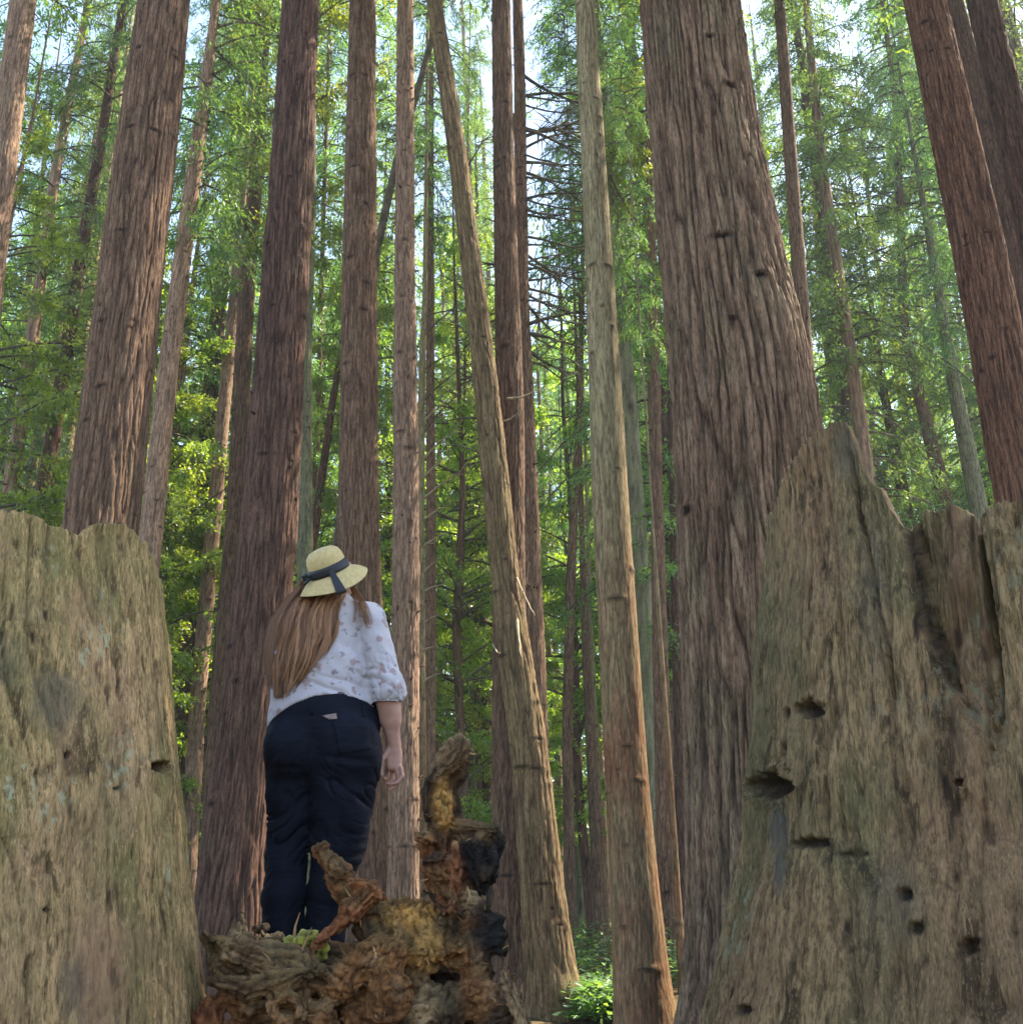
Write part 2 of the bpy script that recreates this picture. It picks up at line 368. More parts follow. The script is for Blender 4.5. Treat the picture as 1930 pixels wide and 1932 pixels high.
# prototypes (local z from the tree's base); scaled copies
PROT = {}
for k in range(3): PROT['fir%d' % k] = crown_mesh('crown', 10+k, 6, 34, 3.4, 140, 22, 14, .16, NL, .35, .3, aspect=3.6)
for k in range(2): PROT['tall%d' % k] = crown_mesh('crown', 20+k, 9, 50, 4.0, 200, 20, 13, .19, NL, .4, .3, aspect=3.4)
for k in range(3): PROT['leafy%d' % k] = crown_mesh('crown', 30+k, 2.5, 20, 3.6, 95, 28, 15, .14, LL, .15, .5, .5, .25, .7, aspect=2.1)
for k in range(2): PROT['canopy%d' % k] = crown_mesh('crown', 40+k, 17, 42, 3.4, 75, 14, 12, .18, NL, .35, .3, aspect=3.4)
print('crowns', time.time()-T0)

def add_crown(root, key, sx=1.0, sz=1.0, zoff=0.0, rot=0.0, x=0.0):
    c = link('crown', PROT[key], root, (x, 0, zoff)); c.scale = (sx, sx, sz); c.rotation_euler = (0, 0, rot); return c

def build_tree(label, depth, pts, kind, crown=None, group=None, knots=30, stubs=0, name='redwood_tree', seed=1, H=42, amp=None, groove=None, wave=None, stub_len=.12, fis_w=.16):
    pts = sorted(pts, key=lambda p: p[1])        # top first
    zc, xc, rc = [], [], []
    for u, v, w in pts:
        p = P(u, v, depth); zc.append(p[2]); xc.append(p[0]); rc.append(w/2*PXM(u, v, depth))
    zc = np.array(zc); xc = np.array(xc); rc = np.array(rc)
    lo = int(np.argmin(zc)); 
    # x at the ground
    o = np.argsort(zc); s0 = (xc[o[1]]-xc[o[0]])/(zc[o[1]]-zc[o[0]]); bx = xc[o[0]]-s0*zc[o[0]]
    rmed = float(np.median(rc)); px = PXM(965, 900, depth)*1.9
    nth = int(np.clip(2*math.pi*rmed/px*1.3, 20, 520)); zres = float(np.clip(px*2.2, .02, .4))
    vt = P(965, -120, depth)[2]
    if amp is None: amp = min(.026, .07*rmed)
    if wave is None: wave = float(np.clip(rmed*.16, .028, .09))
    gz = float(ground_z(bx, depth))
    root = thing(name, label, 'tree', (bx, depth, 0), group)
    me, cl = trunk_mesh('trunk', zc, xc, rc, (bx, depth), H, M[kind], nth, zres, amp, wave, knots, seed, stubs, vis_top=min(vt, H-1), groove=groove, stub_len=stub_len, fis_w=fis_w)
    link('trunk', me, root)
    if crown: 
        key, sx, sz, zo = crown
        xt = float(np.interp(zo+20, cl[0], cl[1]))-bx
        add_crown(root, key, sx, sz, zo, seed*1.7, xt)
    return root, cl

TREES = {}
def T(id_, *a, **k): TREES[id_] = build_tree(*a, **k)
CAN = ('canopy0', 'canopy1')
T('A', 'broad redwood trunk rising behind the pale stump, dotted with black branch scars', 12.5, [(312, -20, 94), (270, 350, 112), (228, 700, 126), (192, 1000, 138), (165, 1250, 150)], 'redwood', ('canopy0', 1, 1, 1), knots=70, seed=3)
T('G', 'dark redwood trunk directly behind the person in the straw hat', 14.5, [(568, 0, 70), (541, 500, 90), (508, 1000, 107), (468, 1400, 118), (432, 1740, 138)], 'dark', ('canopy1', 1, 1, 2), knots=60, seed=4, stubs=10)
T('I', 'straight reddish redwood trunk rising just behind the straw hat', 16.5, [(685, 0, 50), (679, 500, 66), (678, 1000, 79), (690, 1650, 100)], 'redwood', ('canopy0', .55, 1, 3), knots=80, seed=5)
T('J', 'slender straight redwood with short dark stub rings, right of the straw hat', 16.0, [(765, 0, 32), (764, 500, 39), (766, 1000, 52), (764, 1500, 57), (761, 1680, 62)], 'pale', ('canopy1', .5, 1, 3), knots=90, seed=6, stubs=60)
T('L1', 'mossy brown trunk crossing in front of its twin and leaning away up to the left', 14.6, [(815, -20, 30), (860, 270, 36), (895, 540, 42), (918, 740, 48), (938, 940, 54), (952, 1080, 57), (966, 1200, 62), (994, 1376, 73), (1014, 1580, 80), (1029, 1740, 86), (1046, 1920, 98)], 'mossy', ('canopy0', .7, .9, 2), knots=60, seed=7, wave=.06, amp=.018)
T('L2', 'straight redwood of the twin pair, half hidden behind the mossy leaning trunk', 15.2, [(945, -10, 36), (950, 300, 41), (957, 560, 48), (962, 800, 56), (960, 1000, 62), (961, 1300, 67), (965, 1600, 74), (971, 1900, 88)], 'redwood', ('canopy1', .8, 1, 0), knots=60, seed=8)
T('L3', 'brown redwood standing close behind the twin trunk, bristling with dead branches', 17.5, [(980, 130, 22), (985, 560, 27), (1000, 1000, 38), (1012, 1350, 44), (1022, 1700, 50)], 'redwood', ('canopy0', .8, 1, 3), knots=60, seed=9, stubs=60)
T('M', 'smooth pale olive trunk turning red-brown lower down, left of the giant trunk', 11.0, [(1103, 0, 37), (1130, 500, 53), (1155, 1000, 70), (1183, 1500, 82), (1218, 1930, 104)], 'olive', ('canopy1', .5, 1, 3), knots=60, seed=10, amp=.004, wave=.03)
def gr_groove(TH, ZZ):
    t0 = 4.55+.05*np.sin(ZZ*.8); d = np.angle(np.exp(1j*(TH-t0))); return .05*np.exp(-(d/.07)**2)*sstep(6, 3, ZZ)
T('N', 'giant furrowed redwood, thickest trunk of all, rising behind the broken stump', 10.0, [(1299, 0, 192), (1333, 300, 214), (1362, 500, 242), (1395, 700, 272), (1410, 850, 288), (1428, 1100, 298), (1450, 1400, 316), (1480, 1930, 350)], 'giant', ('canopy0', 1.25, 1.1, 0), knots=40, seed=11, amp=.046, wave=.095, fis_w=.15, H=48, groove=gr_groove)
T('P', 'tall ruddy redwood leaning at the right edge above the broken stump', 12.5, [(1742, 0, 74), (1800, 262, 84), (1855, 523, 96), (1905, 800, 104), (1933, 942, 108)], 'ruddy', ('canopy1', 1, 1, 0), knots=70, seed=12)
def outside(x, y):  # trunk points for unseen redwoods, added so their crowns shade the foreground
    r_ = []
    for z, w_ in ((14., .8), (8., .95), (3., 1.1)):
        u_, v_ = proj((x, y, z)); r_.append((float(u_), float(v_), w_/PXM(u_, v_, y)))
    return r_
T('Y1', 'redwood standing just outside the right edge of the photo', 8.5, outside(8.3, 8.5), 'redwood', ('canopy0', 1.4, .85, 0), knots=10, seed=51)
T('Y2', 'second redwood standing outside the right edge of the photo', 10.5, outside(11.5, 10.5), 'redwood', ('canopy1', 1.5, .85, -2), knots=10, seed=52)
T('Y3', 'third redwood standing outside the right edge of the photo', 7.0, outside(13.0, 7.0), 'redwood', ('canopy0', 1.5, .85, -2), knots=10, seed=53)
T('Y4', 'fourth redwood standing outside the right edge of the photo', 12.5, outside(15.0, 12.5), 'redwood', ('canopy1', 1.5, .85, 0), knots=10, seed=54)
T('Q', 'thinner dark trunk directly right of the ruddy leaning redwood', 16.5, [(1797, 0, 32), (1870, 262, 38), (1925, 497, 42), (1990, 900, 48)], 'dark', ('canopy0', .9, 1, 1), knots=40, seed=13, stubs=20)
T('R', 'dark redwood cut by the upper right corner of the photo', 14.0, [(1849, 0, 54), (1912, 250, 62), (1965, 500, 68), (2040, 900, 76)], 'dark', ('canopy1', 1, 1, 1), knots=40, seed=14)
T('C', 'leaning pinkish trunk cut by the upper left corner of the photo', 17.5, [(46, 0, 46), (14, 250, 50), (-14, 480, 54), (-60, 900, 60)], 'pale', ('canopy0', .9, 1, 2), knots=50, seed=15, stubs=10)
T('B', 'pinkish thinner trunk showing immediately right of the scarred broad trunk', 20.0, [(402, 60, 18), (388, 180, 26), (350, 450, 32), (318, 700, 38), (287, 1000, 44), (262, 1250, 48)], 'pale', ('fir0', .7, 1, 8), knots=60, seed=16, stubs=30)
MG = 'slender trees of the middle distance'
def TM(id_, label, depth, pts, kind, key, sx=.8, sz=1., zo=0., **k):
    k.setdefault('knots', 20); k.setdefault('stubs', 16); k.setdefault('H', 36)
    T(id_, label, depth, pts, kind, (key, sx*.72, sz, zo+4), MG, name='conifer_tree', **k)
TM('D', 'thin dark trunk slanting through the foliage left of the scarred broad trunk', 24, [(228, 40, 14), (193, 261, 18), (152, 497, 24), (110, 780, 28), (84, 930, 30)], 'dark', 'fir1', .75, 1, 4, seed=17)
TM('E1', 'pinkish thin trunk above the left end of the pale stump', 32, [(128, 540, 14), (98, 700, 16), (70, 836, 19), (48, 960, 21)], 'pale', 'fir2', .9, 1, 2, seed=18)
TM('E2', 'thin trunk between the slanting dark one and the scarred broad trunk', 34, [(178, 520, 13), (145, 740, 16), (120, 915, 19)], 'pale', 'fir0', .9, 1, 3, seed=19)
TM('E3', 'dusky thin trunk hugging the right side of the pinkish trunk', 30, [(352, 640, 12), (335, 784, 17), (308, 983, 20)], 'redwood', 'fir1', .8, 1, 4, seed=20)
TM('F1', 'tan stub-ringed trunk in the gap between pale stump and dark redwood', 27, [(446, 540, 20), (425, 750, 25), (404, 986, 29), (376, 1300, 31), (358, 1600, 34)], 'pale', 'fir2', .7, 1, 8, seed=21, stubs=40)
TM('F2', 'sunny brown trunk touching the left flank of the dark redwood', 25, [(500, 52, 22), (484, 330, 27), (468, 523, 31), (445, 968, 35), (408, 1398, 38), (392, 1740, 42)], 'redwood', 'fir0', .7, 1, 8, seed=22, stubs=30)
TM('H1', 'smooth green-grey trunk just right of the dark redwood, above the straw hat', 22, [(588, 380, 18), (577, 680, 24), (575, 941, 30), (580, 1300, 34)], 'greygreen', 'leafy0', .8, 1.2, 8, seed=23, amp=.003, stubs=3)
TM('H2', 'dark thin trunk leaning right, above the crown of the straw hat', 26, [(640, 690, 11), (628, 757, 14), (597, 983, 17), (580, 1120, 18)], 'dark', 'leafy1', .6, 1, 3, seed=24, H=20)
TM('H3', 'very thin brown trunk between the dark redwood and the straight reddish one', 30, [(609, 480, 9), (603, 700, 11), (596, 900, 12)], 'redwood', 'fir1', .7, 1, 2, seed=25)
TM('K1', 'pale lean trunk with bleached side branches, right of the stub-ringed redwood', 21, [(802, 560, 10), (797, 680, 13), (793, 967, 16), (795, 1250, 17)], 'olive', 'fir2', .55, .9, 8, seed=26)
TM('K2', 'pinkish trunk behind the bleached side branches, above the gnarled root', 25, [(812, 740, 17), (814, 960, 19), (812, 1250, 23), (810, 1500, 25)], 'redwood', 'fir0', .6, 1, 8, seed=27)
TM('O', 'stub-ringed slender trunk along the right flank of the giant redwood', 19, [(1469, 0, 21), (1488, 262, 24), (1505, 500, 28), (1520, 700, 30), (1540, 1000, 33)], 'redwood', 'fir1', .6, 1, 10, seed=28, stubs=40)
TM('S1', 'thin dark trunk under the bright sky gap, above the peak of the broken stump', 30, [(1688, 190, 12), (1700, 460, 14)  , (1702, 600, 16), (1736, 759, 22), (1775, 916, 29), (1800, 1040, 32)], 'redwood', 'fir2', .6, 1, 6, seed=29)
TM('S2', 'stout mid-distance trunk over the hollow of the broken stump', 25, [(1758, 480, 16), (1773, 576, 19), (1800, 733, 27), (1836, 916, 33), (1862, 1060, 36)], 'greygreen', 'fir0', .75, 1, 4, seed=30)
TM('S3', 'greyish thin trunk just right of the peak of the broken stump', 33, [(1640, 560, 10), (1653, 654, 12), (1674, 785, 18), (1705, 942, 24), (1725, 1060, 26)], 'redwood', 'leafy2', .9, 1.2, 6, seed=31)
TM('S4', 'faint thin trunk close to the left side of the ruddy leaning redwood', 38, [(1815, 640, 9), (1832, 760, 11), (1862, 920, 14)], 'pale', 'fir1', .9, 1, 3, seed=32)
TM('U1', 'stub-ringed thin trunk between the twin trunk and the smooth olive trunk', 28, [(1094, 760, 12), (1086, 900, 15), (1076, 1100, 19), (1070, 1400, 21), (1076, 1740, 24)], 'redwood', 'fir2', .65, 1, 7, seed=33, stubs=40)
TM('U2', 'brown thin trunk immediately left of the smooth olive trunk', 27, [(1092, 780, 9), (1100, 1100, 13), (1106, 1250, 16), (1116, 1450, 20), (1128, 1720, 22)], 'redwood', 'fir0', .6, 1, 8, seed=34)
TM('U3', 'pale sliver of trunk pressed against the brown thin trunk', 28, [(1104, 850, 6), (1113, 1150, 9), (1124, 1400, 11), (1142, 1740, 13)], 'olive', 'fir1', .45, .8, 8, seed=35, H=30)
TM('V1', 'bleached straight sapling standing right of the smooth olive trunk', 17, [(1232, 1000, 5), (1245, 1200, 9), (1262, 1450, 12), (1275, 1650, 14), (1290, 1900, 16)], 'olive', 'fir2', .35, .6, 3, seed=36, H=16, amp=.002, stubs=4, knots=5)
TM('V2', 'shadowy trunk behind the bleached sapling', 20, [(1235, 700, 20), (1240, 1000, 26), (1247, 1300, 32), (1256, 1600, 38), (1268, 1900, 44)], 'redwood', 'leafy0', .8, 1, 5, seed=37)
TM('V3', 'brown trunk pressed against the left edge of the giant redwood', 23, [(1266, 780, 14), (1272, 1050, 18), (1280, 1350, 22), (1288, 1650, 25)], 'dark', 'leafy1', .7, 1, 6, seed=38)
TM('W1', 'thin trunk in the bright gap beside the right edge of the pale stump', 30, [(318, 1050, 10), (322, 1250, 12), (330, 1450, 13)], 'redwood', 'leafy2', .8, 1, 3, seed=39)
TM('X1', 'dark thin trunk seen down the gap above the black charred root', 34, [(872, 1080, 9), (868, 1300, 11), (866, 1500, 12)], 'redwood', 'leafy0', .8, 1, 3, seed=40)
print('trees', time.time()-T0)

# dead leaning pole behind the slender trunks
mb = MB(); pp = [P(690, 640, 19.0), P(712, 470, 19.0), P(745, 320, 19.0), P(800, 130, 19.0), P(835, 0, 19.0), P(858, -90, 19)]
# continue down to the ground
d0 = (pp[0]-pp[1]); d0 = d0/np.linalg.norm(d0); k0 = (pp[0][2]+.2)/-d0[2]; gp = pp[0]+d0*k0
mb.tube([gp]+pp, [.12, .11, .085, .08, .07, .06, .03], 10)
o = thing('dead_tree', 'bare dark dead trunk leaning behind the slender stub-ringed redwood', 'tree', (0, 0, 0), me=mb.mesh('dead_tree', M['twig']))

# ------------------------------------------------------------------ prominent dead branches
def branch(root, p0, p1, r_, sag=.12, mat='twig', side=2, seed=0, twigs=True):
    r = r_*1.25; rs = np.random.RandomState(seed); loc = np.array(root.location); mb = MB()
    p0 = np.array(p0)-loc; p1 = np.array(p1)-loc; L_ = np.linalg.norm(p1-p0); n = 9; s = np.linspace(0, 1, n)[:, None]
    pts = p0+(p1-p0)*s+np.array([0, 0, -1])*sag*L_*(4*s*(1-s))*.5+rs.normal(0, .012*L_, (n, 3))*s
    mb.tube(pts, np.linspace(r, r*.3, n), 6)
    if twigs:
        for k in range(int(side*3)):
            i = rs.randint(2, n-1); d = rs.normal(0, .6, 3)+(p1-p0)/L_*.8; l = L_*rs.uniform(.12, .4)
            a = pts[i]; b = a+d*l*.5; c = a+d*l+np.array([0, 0, -.1*l]); mb.tube([a, b, c], [r*.4, r*.28, r*.12], 4, cap=False)
    link('branch', mb.mesh('branch', M[mat]), root)
r3 = TREES['L3'][0]; D3 = 17.5
for k in range(40):
    rs = np.random.RandomState(900+k); v = rs.uniform(130, 700); u0 = np.interp(v, [130, 560, 1000], [983, 988, 1003]); side = 1 if rs.rand() < .8 else -1
    L_ = rs.uniform(70, 150)*(1.0 if side > 0 else .6)
    branch(r3, P(u0, v, D3), P(u0+side*L_, v+rs.uniform(-30, 85), D3+rs.uniform(-.9, .9)), rs.uniform(.018, .032), rs.uniform(-.25, .3), seed=k, side=4)
rk = TREES['K1'][0]
for k, (v, du, dv) in enumerate([(800, 60, -50), (870, 70, -60), (905, 55, -45), (945, 78, -52), (985, 60, -36), (1035, 45, -28), (1085, 40, -34), (1120, 44, -18), (1180, 38, -22), (1230, 30, -10), (1290, 36, -20)]):
    branch(rk, P(795, v, 21), P(795+du, v+dv, 20.6), .022, -.12, 'pale_twig', 1, 40+k, k < 6)
for k, (v, du, dv) in enumerate([(640, 80, -70), (700, 100, -40), (760, 110, -80), (820, 90, -90), (700, 60, 60), (600, 90, -10)]):
    branch(rk, P(798, v, 21), P(798+du, v+dv, 20.8), .016, -.2, 'twig', 2, 60+k)
rl = TREES['L1'][0]
for k, (u0, v0, u1, v1, r) in enumerate([(958, 752, 1018, 735, .016), (950, 795, 985, 772, .011), (975, 1090, 1010, 1160, .014), (982, 1135, 1000, 1060, .010), (975, 1165, 985, 1240, .02), (930, 1215, 944, 1232, .012)]):
    branch(rl, P(u0, v0, 14.45), P(u1, v1, 13.9), r, .1, 'pale_twig', 1, 80+k, False)
rm = TREES['L1'][0]
for k, (u0, v0, u1, v1) in enumerate([(905, 720, 850, 690), (905, 790, 830, 800), (900, 650, 840, 600), (912, 860, 845, 840), (890, 560, 830, 520), (875, 330, 930, 250), (845, 200, 800, 120)]):
    branch(rm, P(u0, v0, 15.3), P(u1, v1, 15.6), .015, -.15, 'twig', 2, 90+k)
ro = TREES['S1'][0]
for k in range(16):
    rs = np.random.RandomState(300+k); v = rs.uniform(120, 700); u0 = np.interp(v, [190, 600, 759], [1690, 1704, 1736]); sd_ = 1 if k % 2 else -1
    branch(ro, P(u0, v, 30), P(u0+sd_*rs.uniform(50, 120), v+rs.uniform(-60, 40), 29), .025, -.1, 'twig', 3, 300+k)
rp = TREES['M'][0]
for k, (u0, v0, u1, v1) in enumerate([(1100, 470, 1010, 560), (1105, 610, 1000, 580), (1105, 260, 1000, 200), (1115, 700, 1040, 640), (1150, 330, 1200, 420)]):
    branch(rp, P(u0, v0, 11.3), P(u1, v1, 12.3), .011, .1, 'twig', 2, 400+k)

# ------------------------------------------------------------------ the rest of the forest: individual trees, one behind the other
fill = []
rs = np.random.RandomState(77)
rows = [(31, 4, 'tall'), (35, 5, 'leafy'), (40, 6, 'fir'), (47, 5, 'tall'), (57, 6, 'tall'), (69, 6, 'tall')]
FLAB = {'leafy': ('bushy yellow-green tree filling the gaps between the nearer trunks', 'bushy yellow-green trees between the trunks', 'leafy_tree'),
        'fir': ('feathery green conifer seen in pieces between the nearer trunks', 'feathery conifers behind the nearer trunks', 'conifer_tree'),
        'slim': ('slim pale sunlit trunk standing far back in the gaps of the wood', 'slim pale trunks far back', 'conifer_tree'),
        'tall': ('distant tall conifer dissolving into the green backdrop', 'distant conifers of the green backdrop', 'conifer_tree')}
BT = {}
def bg_trunk(k, H, r):
    key = (k, H, r)
    if key not in BT:
        rs = np.random.RandomState(k); zz = np.linspace(0, H, 6)
        me, _ = trunk_mesh('trunk', zz, rs.normal(0, .12, 6), np.linspace(r, r*.25, 6), (0, 0), H, M[(['redwood', 'pale', 'greygreen', 'dark'] if k < 8 else ['pale', 'pale', 'pale', 'pale'])[k % 4]], 20, .25, .01, .08, 20, 600+k, 20, vis_top=H-1)
        BT[key] = me
    return BT[key]
for ri, (d, n, typ) in enumerate(rows):
    half = d*.56
    for i in range(n):
        x = -half+(i+.5+rs.uniform(-.42, .42))*2*half/n; y = d+rs.uniform(-3, 3)
        ty = typ if typ != 'mix' else ('leafy', 'fir')[i % 2]
        lab, grp, nm = FLAB[ty]
        if ty == 'leafy': key = 'leafy%d' % (i % 3); sx = rs.uniform(.7, .95); sz = rs.uniform(.8, 1.2); H = 20
        elif ty == 'fir': key = 'fir%d' % (i % 3); sx = rs.uniform(.75, 1.0); sz = rs.uniform(.85, 1.1); H = 34
        else: key = 'tall%d' % (i % 2); sx = rs.uniform(.9, 1.2); sz = rs.uniform(.95, 1.2); H = 50
        if ty == 'leafy' and d > 35: sx *= 1.4; sz *= 1.4
        fill.append((x, y, ty, key, sx, sz, H, rs.randint(8)))
for u_, y_, key_ in [(-60, 21, 'leafy0'), (1640, 25, 'fir0'), (1620, 31, 'tall0'), (905, 43, 'tall1'), (715, 43, 'tall0'), (868, 28, 'leafy0'), (1072, 31, 'leafy1'), (395, 31, 'leafy2'), (1235, 29, 'leafy0'), (322, 27, 'leafy1'), (250, 27, 'leafy1'), (1190, 22, 'fir1'), (1740, 34, 'leafy0'), (30, 25, 'fir2'), (885, 38, 'leafy1'), (1065, 42, 'leafy2'), (420, 40, 'leafy0'), (330, 36, 'leafy1'), (850, 52, 'leafy2'), (1240, 44, 'leafy0')]:
    fill.append((P(u_, 900, y_)[0], y_, key_[:-1], key_, .8, 1.0, 20 if key_[0] == 'l' else 34, int(y_) % 8))
for u_, y_, key_ in [(1830, 31, 'tall0'), (2010, 27, 'tall1'), (-30, 30, 'tall0'), (1560, 34, 'tall1'), (1930, 38, 'fir1'), (60, 36, 'fir0')]:
    fill.append((P(u_, 500, y_)[0], y_, key_[:-1], key_, .85, 1.0, 50 if key_[0] == 't' else 34, int(y_) % 8))
rs2 = np.random.RandomState(123)
for u_ in [318, 345, 372, 520, 628, 730, 832, 868, 895, 1048, 1062, 1090, 1135, 1225, 1240, 1252, 1278, 30, 60, 110, 1650, 1745, 1880]:
    y_ = rs2.uniform(34, 58); fill.append((P(u_, 1450, y_)[0], y_, 'slim', 'fir%d' % (u_ % 3), .42, 1.0, 33, int(rs2.randint(2))*1+8*int(rs2.randint(2))))
for (x, y, ty, key, sx, sz, H, k) in fill:
    lab, grp, nm = FLAB[ty]
    root = thing(nm, lab, 'tree', (x, y, 0), grp)
    t = link('trunk', bg_trunk(k, H, {'leafy': .16, 'fir': .26, 'tall': .38, 'slim': .19}[ty]), root); t.scale = (1, 1, sz)
    add_crown(root, key, sx, sz, 0, x*3.1)
# far wood: one mass
ms = []
rs = np.random.RandomState(5)
V = []; n = 0
for k in range(72):
    x = -78+k*156/72+rs.uniform(-2,2); y = rs.uniform(85, 125); h = rs.uniform(40, 70); R_ = rs.uniform(4, 6)
    m_ = 2600; t = rs.rand(m_)**1.5; a = rs.rand(m_)*2*math.pi; r = R_*(1-t*.75)*np.sqrt(rs.rand(m_))
    c = np.stack([x+np.cos(a)*r, y+np.sin(a)*r, t*h], -1); d1 = rs.normal(0, 1, (m_, 3))*np.array([1, 1, .4]); d1 /= np.linalg.norm(d1, axis=1)[:, None]
    d2 = np.cross(d1, rs.normal(0, .5, (m_, 3))+np.array([0, 0, 1])); d2 /= np.linalg.norm(d2, axis=1)[:, None]
    s = rs.uniform(.6, 1.3, (m_, 1)); V.append(np.stack([c, c+d1*s*.5+d2*s*.3, c+d1*s, c+d1*s*.5-d2*s*.3], 1).reshape(-1, 3))
V = np.vstack(V); tone = np.repeat(rs.rand(len(V)//4), 4)
fo = thing('distant_forest', 'far green wood closing the view behind all the trunks', 'forest', kind='stuff', me=mesh_np('distant_forest', V, np.arange(len(V)).reshape(-1, 4), M['leaf'], {'tone': ('POINT', tone)}, False))
# undergrowth
V = []
rs = np.random.RandomState(8)
for k in range(590):
    y = 16.3+44*rs.rand()**1.5; x = rs.uniform(-.6, .6)*y
    if k >= 560: y = rs.uniform(14.0, 16.2); x = P(rs.uniform(1112, 1165), 1900, y)[0]
    R_ = rs.uniform(.4, 1.1) if k < 560 else rs.uniform(.2, .4); m_ = 200
    a = rs.rand(m_)*2*math.pi; e = rs.rand(m_)*1.2; r = R_*rs.rand(m_)**.5
    c = np.stack([x+np.cos(a)*np.cos(e)*r, y+np.sin(a)*np.cos(e)*r, np.sin(e)*r*1.1+.05], -1); d1 = np.stack([np.cos(a), np.sin(a), rs.uniform(-.5, .5, m_)], -1); d1 /= np.linalg.norm(d1, axis=1)[:, None]
    d2 = np.cross(d1, [0, 0, 1.0])+rs.normal(0, .3, (m_, 3)); s = rs.uniform(.05, .16, (m_, 1)); V.append(np.stack([c, c+d1*s*.5+d2*s*.2, c+d1*s, c+d1*s*.5-d2*s*.2], 1).reshape(-1, 3))
V = np.vstack(V); fo = thing('undergrowth', 'low green undergrowth covering the forest floor', 'undergrowth', kind='stuff', me=mesh_np('undergrowth', V, np.arange(len(V)).reshape(-1, 4), M['needle'], {'tone': ('POINT', np.repeat(rs.rand(len(V)//4), 4))}, False))
print('forest', time.time()-T0)

# ------------------------------------------------------------------ the misty air between the trees
m, nt, out = newmat('haze'); pvv = nt.nodes.new('ShaderNodeVolumePrincipled'); pvv.inputs['Color'].default_value = (.78, .89, 1.0, 1); pvv.inputs['Density'].default_value = HAZE; pvv.inputs['Anisotropy'].default_value = .3
nt.links.new(pvv.outputs[0], out.inputs['Volume'])
a_, b_ = np.array([-310., -210., -2.2]), np.array([310., 510., 78.])
cv = np.array([[x, y, z] for x in (a_[0], b_[0]) for y in (a_[1], b_[1]) for z in (a_[2], b_[2])])
hq = [[0, 1, 3, 2], [4, 6, 7, 5], [0, 4, 5, 1], [2, 3, 7, 6], [0, 2, 6, 4], [1, 5, 7, 3]]
hz = bpy.data.objects.new('haze', mesh_np('haze', cv, hq, m, None, False)); COL.objects.link(hz); hz['kind'] = 'stuff'; hz['label'] = 'pale sunlit haze filling the air between the trees'
# ------------------------------------------------------------------ weathered wood
def wood_mat(name, a, b, c, moss, lichen, red):
    m, nt, out = newmat(name)
    v = coords(nt, (1, 1, .10)); n1 = noise(nt, v, 52, 8, .75, .25)
    n2 = noise(nt, coords(nt, (1, 1, .40)), 3.2, 5, .65); n3 = noise(nt, coords(nt, (1, 1, .12)), 170, 4, .65)
    n4 = noise(nt, coords(nt, (1, 1, .35)), 11, 5, .6, .6)
    col = ramp(nt, n1, [(.36, c), (.47, b), (.56, a)])
    col = mix(nt, ramp(nt, n2, [(.44, (0, 0, 0)), (.60, (.8,)*3)]), col, moss)
    col = mix(nt, ramp(nt, noise(nt, coords(nt, (1, 1, .5)), 1.7, 5, .6), [(.50, (0,)*3), (.66, (.55,)*3)]), col, red)
    col = mix(nt, ramp(nt, n4, [(.36, (.75,)*3), (.43, (0,)*3)]), col, tuple(x*.55 for x in c))
    n5 = noise(nt, coords(nt, (1, 1, .6)), 30, 5, .7)
    lm = ramp(nt, noise(nt, coords(nt, (1, 1, .7)), 2.6, 2, .5), [(.56, (0,)*3), (.64, (1,)*3)])
    col = mix(nt, ramp(nt, n3, [(.36, (.62,)*3), (.47, (0,)*3)]), col, c); col = mix(nt, ramp(nt, n3, [(.55, (0,)*3), (.66, (.45,)*3)]), col, tuple(min(1, x*1.35) for x in a))
    lc = mix(nt, 1.0, lm, ramp(nt, n5, [(.52, (0,)*3), (.60, (.9,)*3)]), 'MULTIPLY')
    col = mix(nt, lc, col, lichen)
    col = mix(nt, attr(nt, 'red'), col, mix(nt, n1, tuple(x*.35 for x in red), red))
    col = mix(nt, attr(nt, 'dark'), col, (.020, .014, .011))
    col = mix(nt, attr(nt, 'stain'), col, (.085, .080, .066))
    bb = bump(nt, n1, .8, .012); bb = bump(nt, n3, .7, .005, bb); bb = bump(nt, n4, .6, .012, bb)
    pbsdf(nt, out, col, .9, bb, .12); return m
M['stump_pale'] = wood_mat('stump_wood_pale', (.50, .325, .155), (.30, .195, .092), (.085, .056, .029), (.165, .145, .055), (.34, .34, .22), (.40, .235, .14))
M['stump_dark'] = wood_mat('stump_wood_dark', (.31, .205, .105), (.185, .122, .060), (.052, .037, .022), (.108, .098, .046), (.22, .23, .15), (.235, .125, .075))

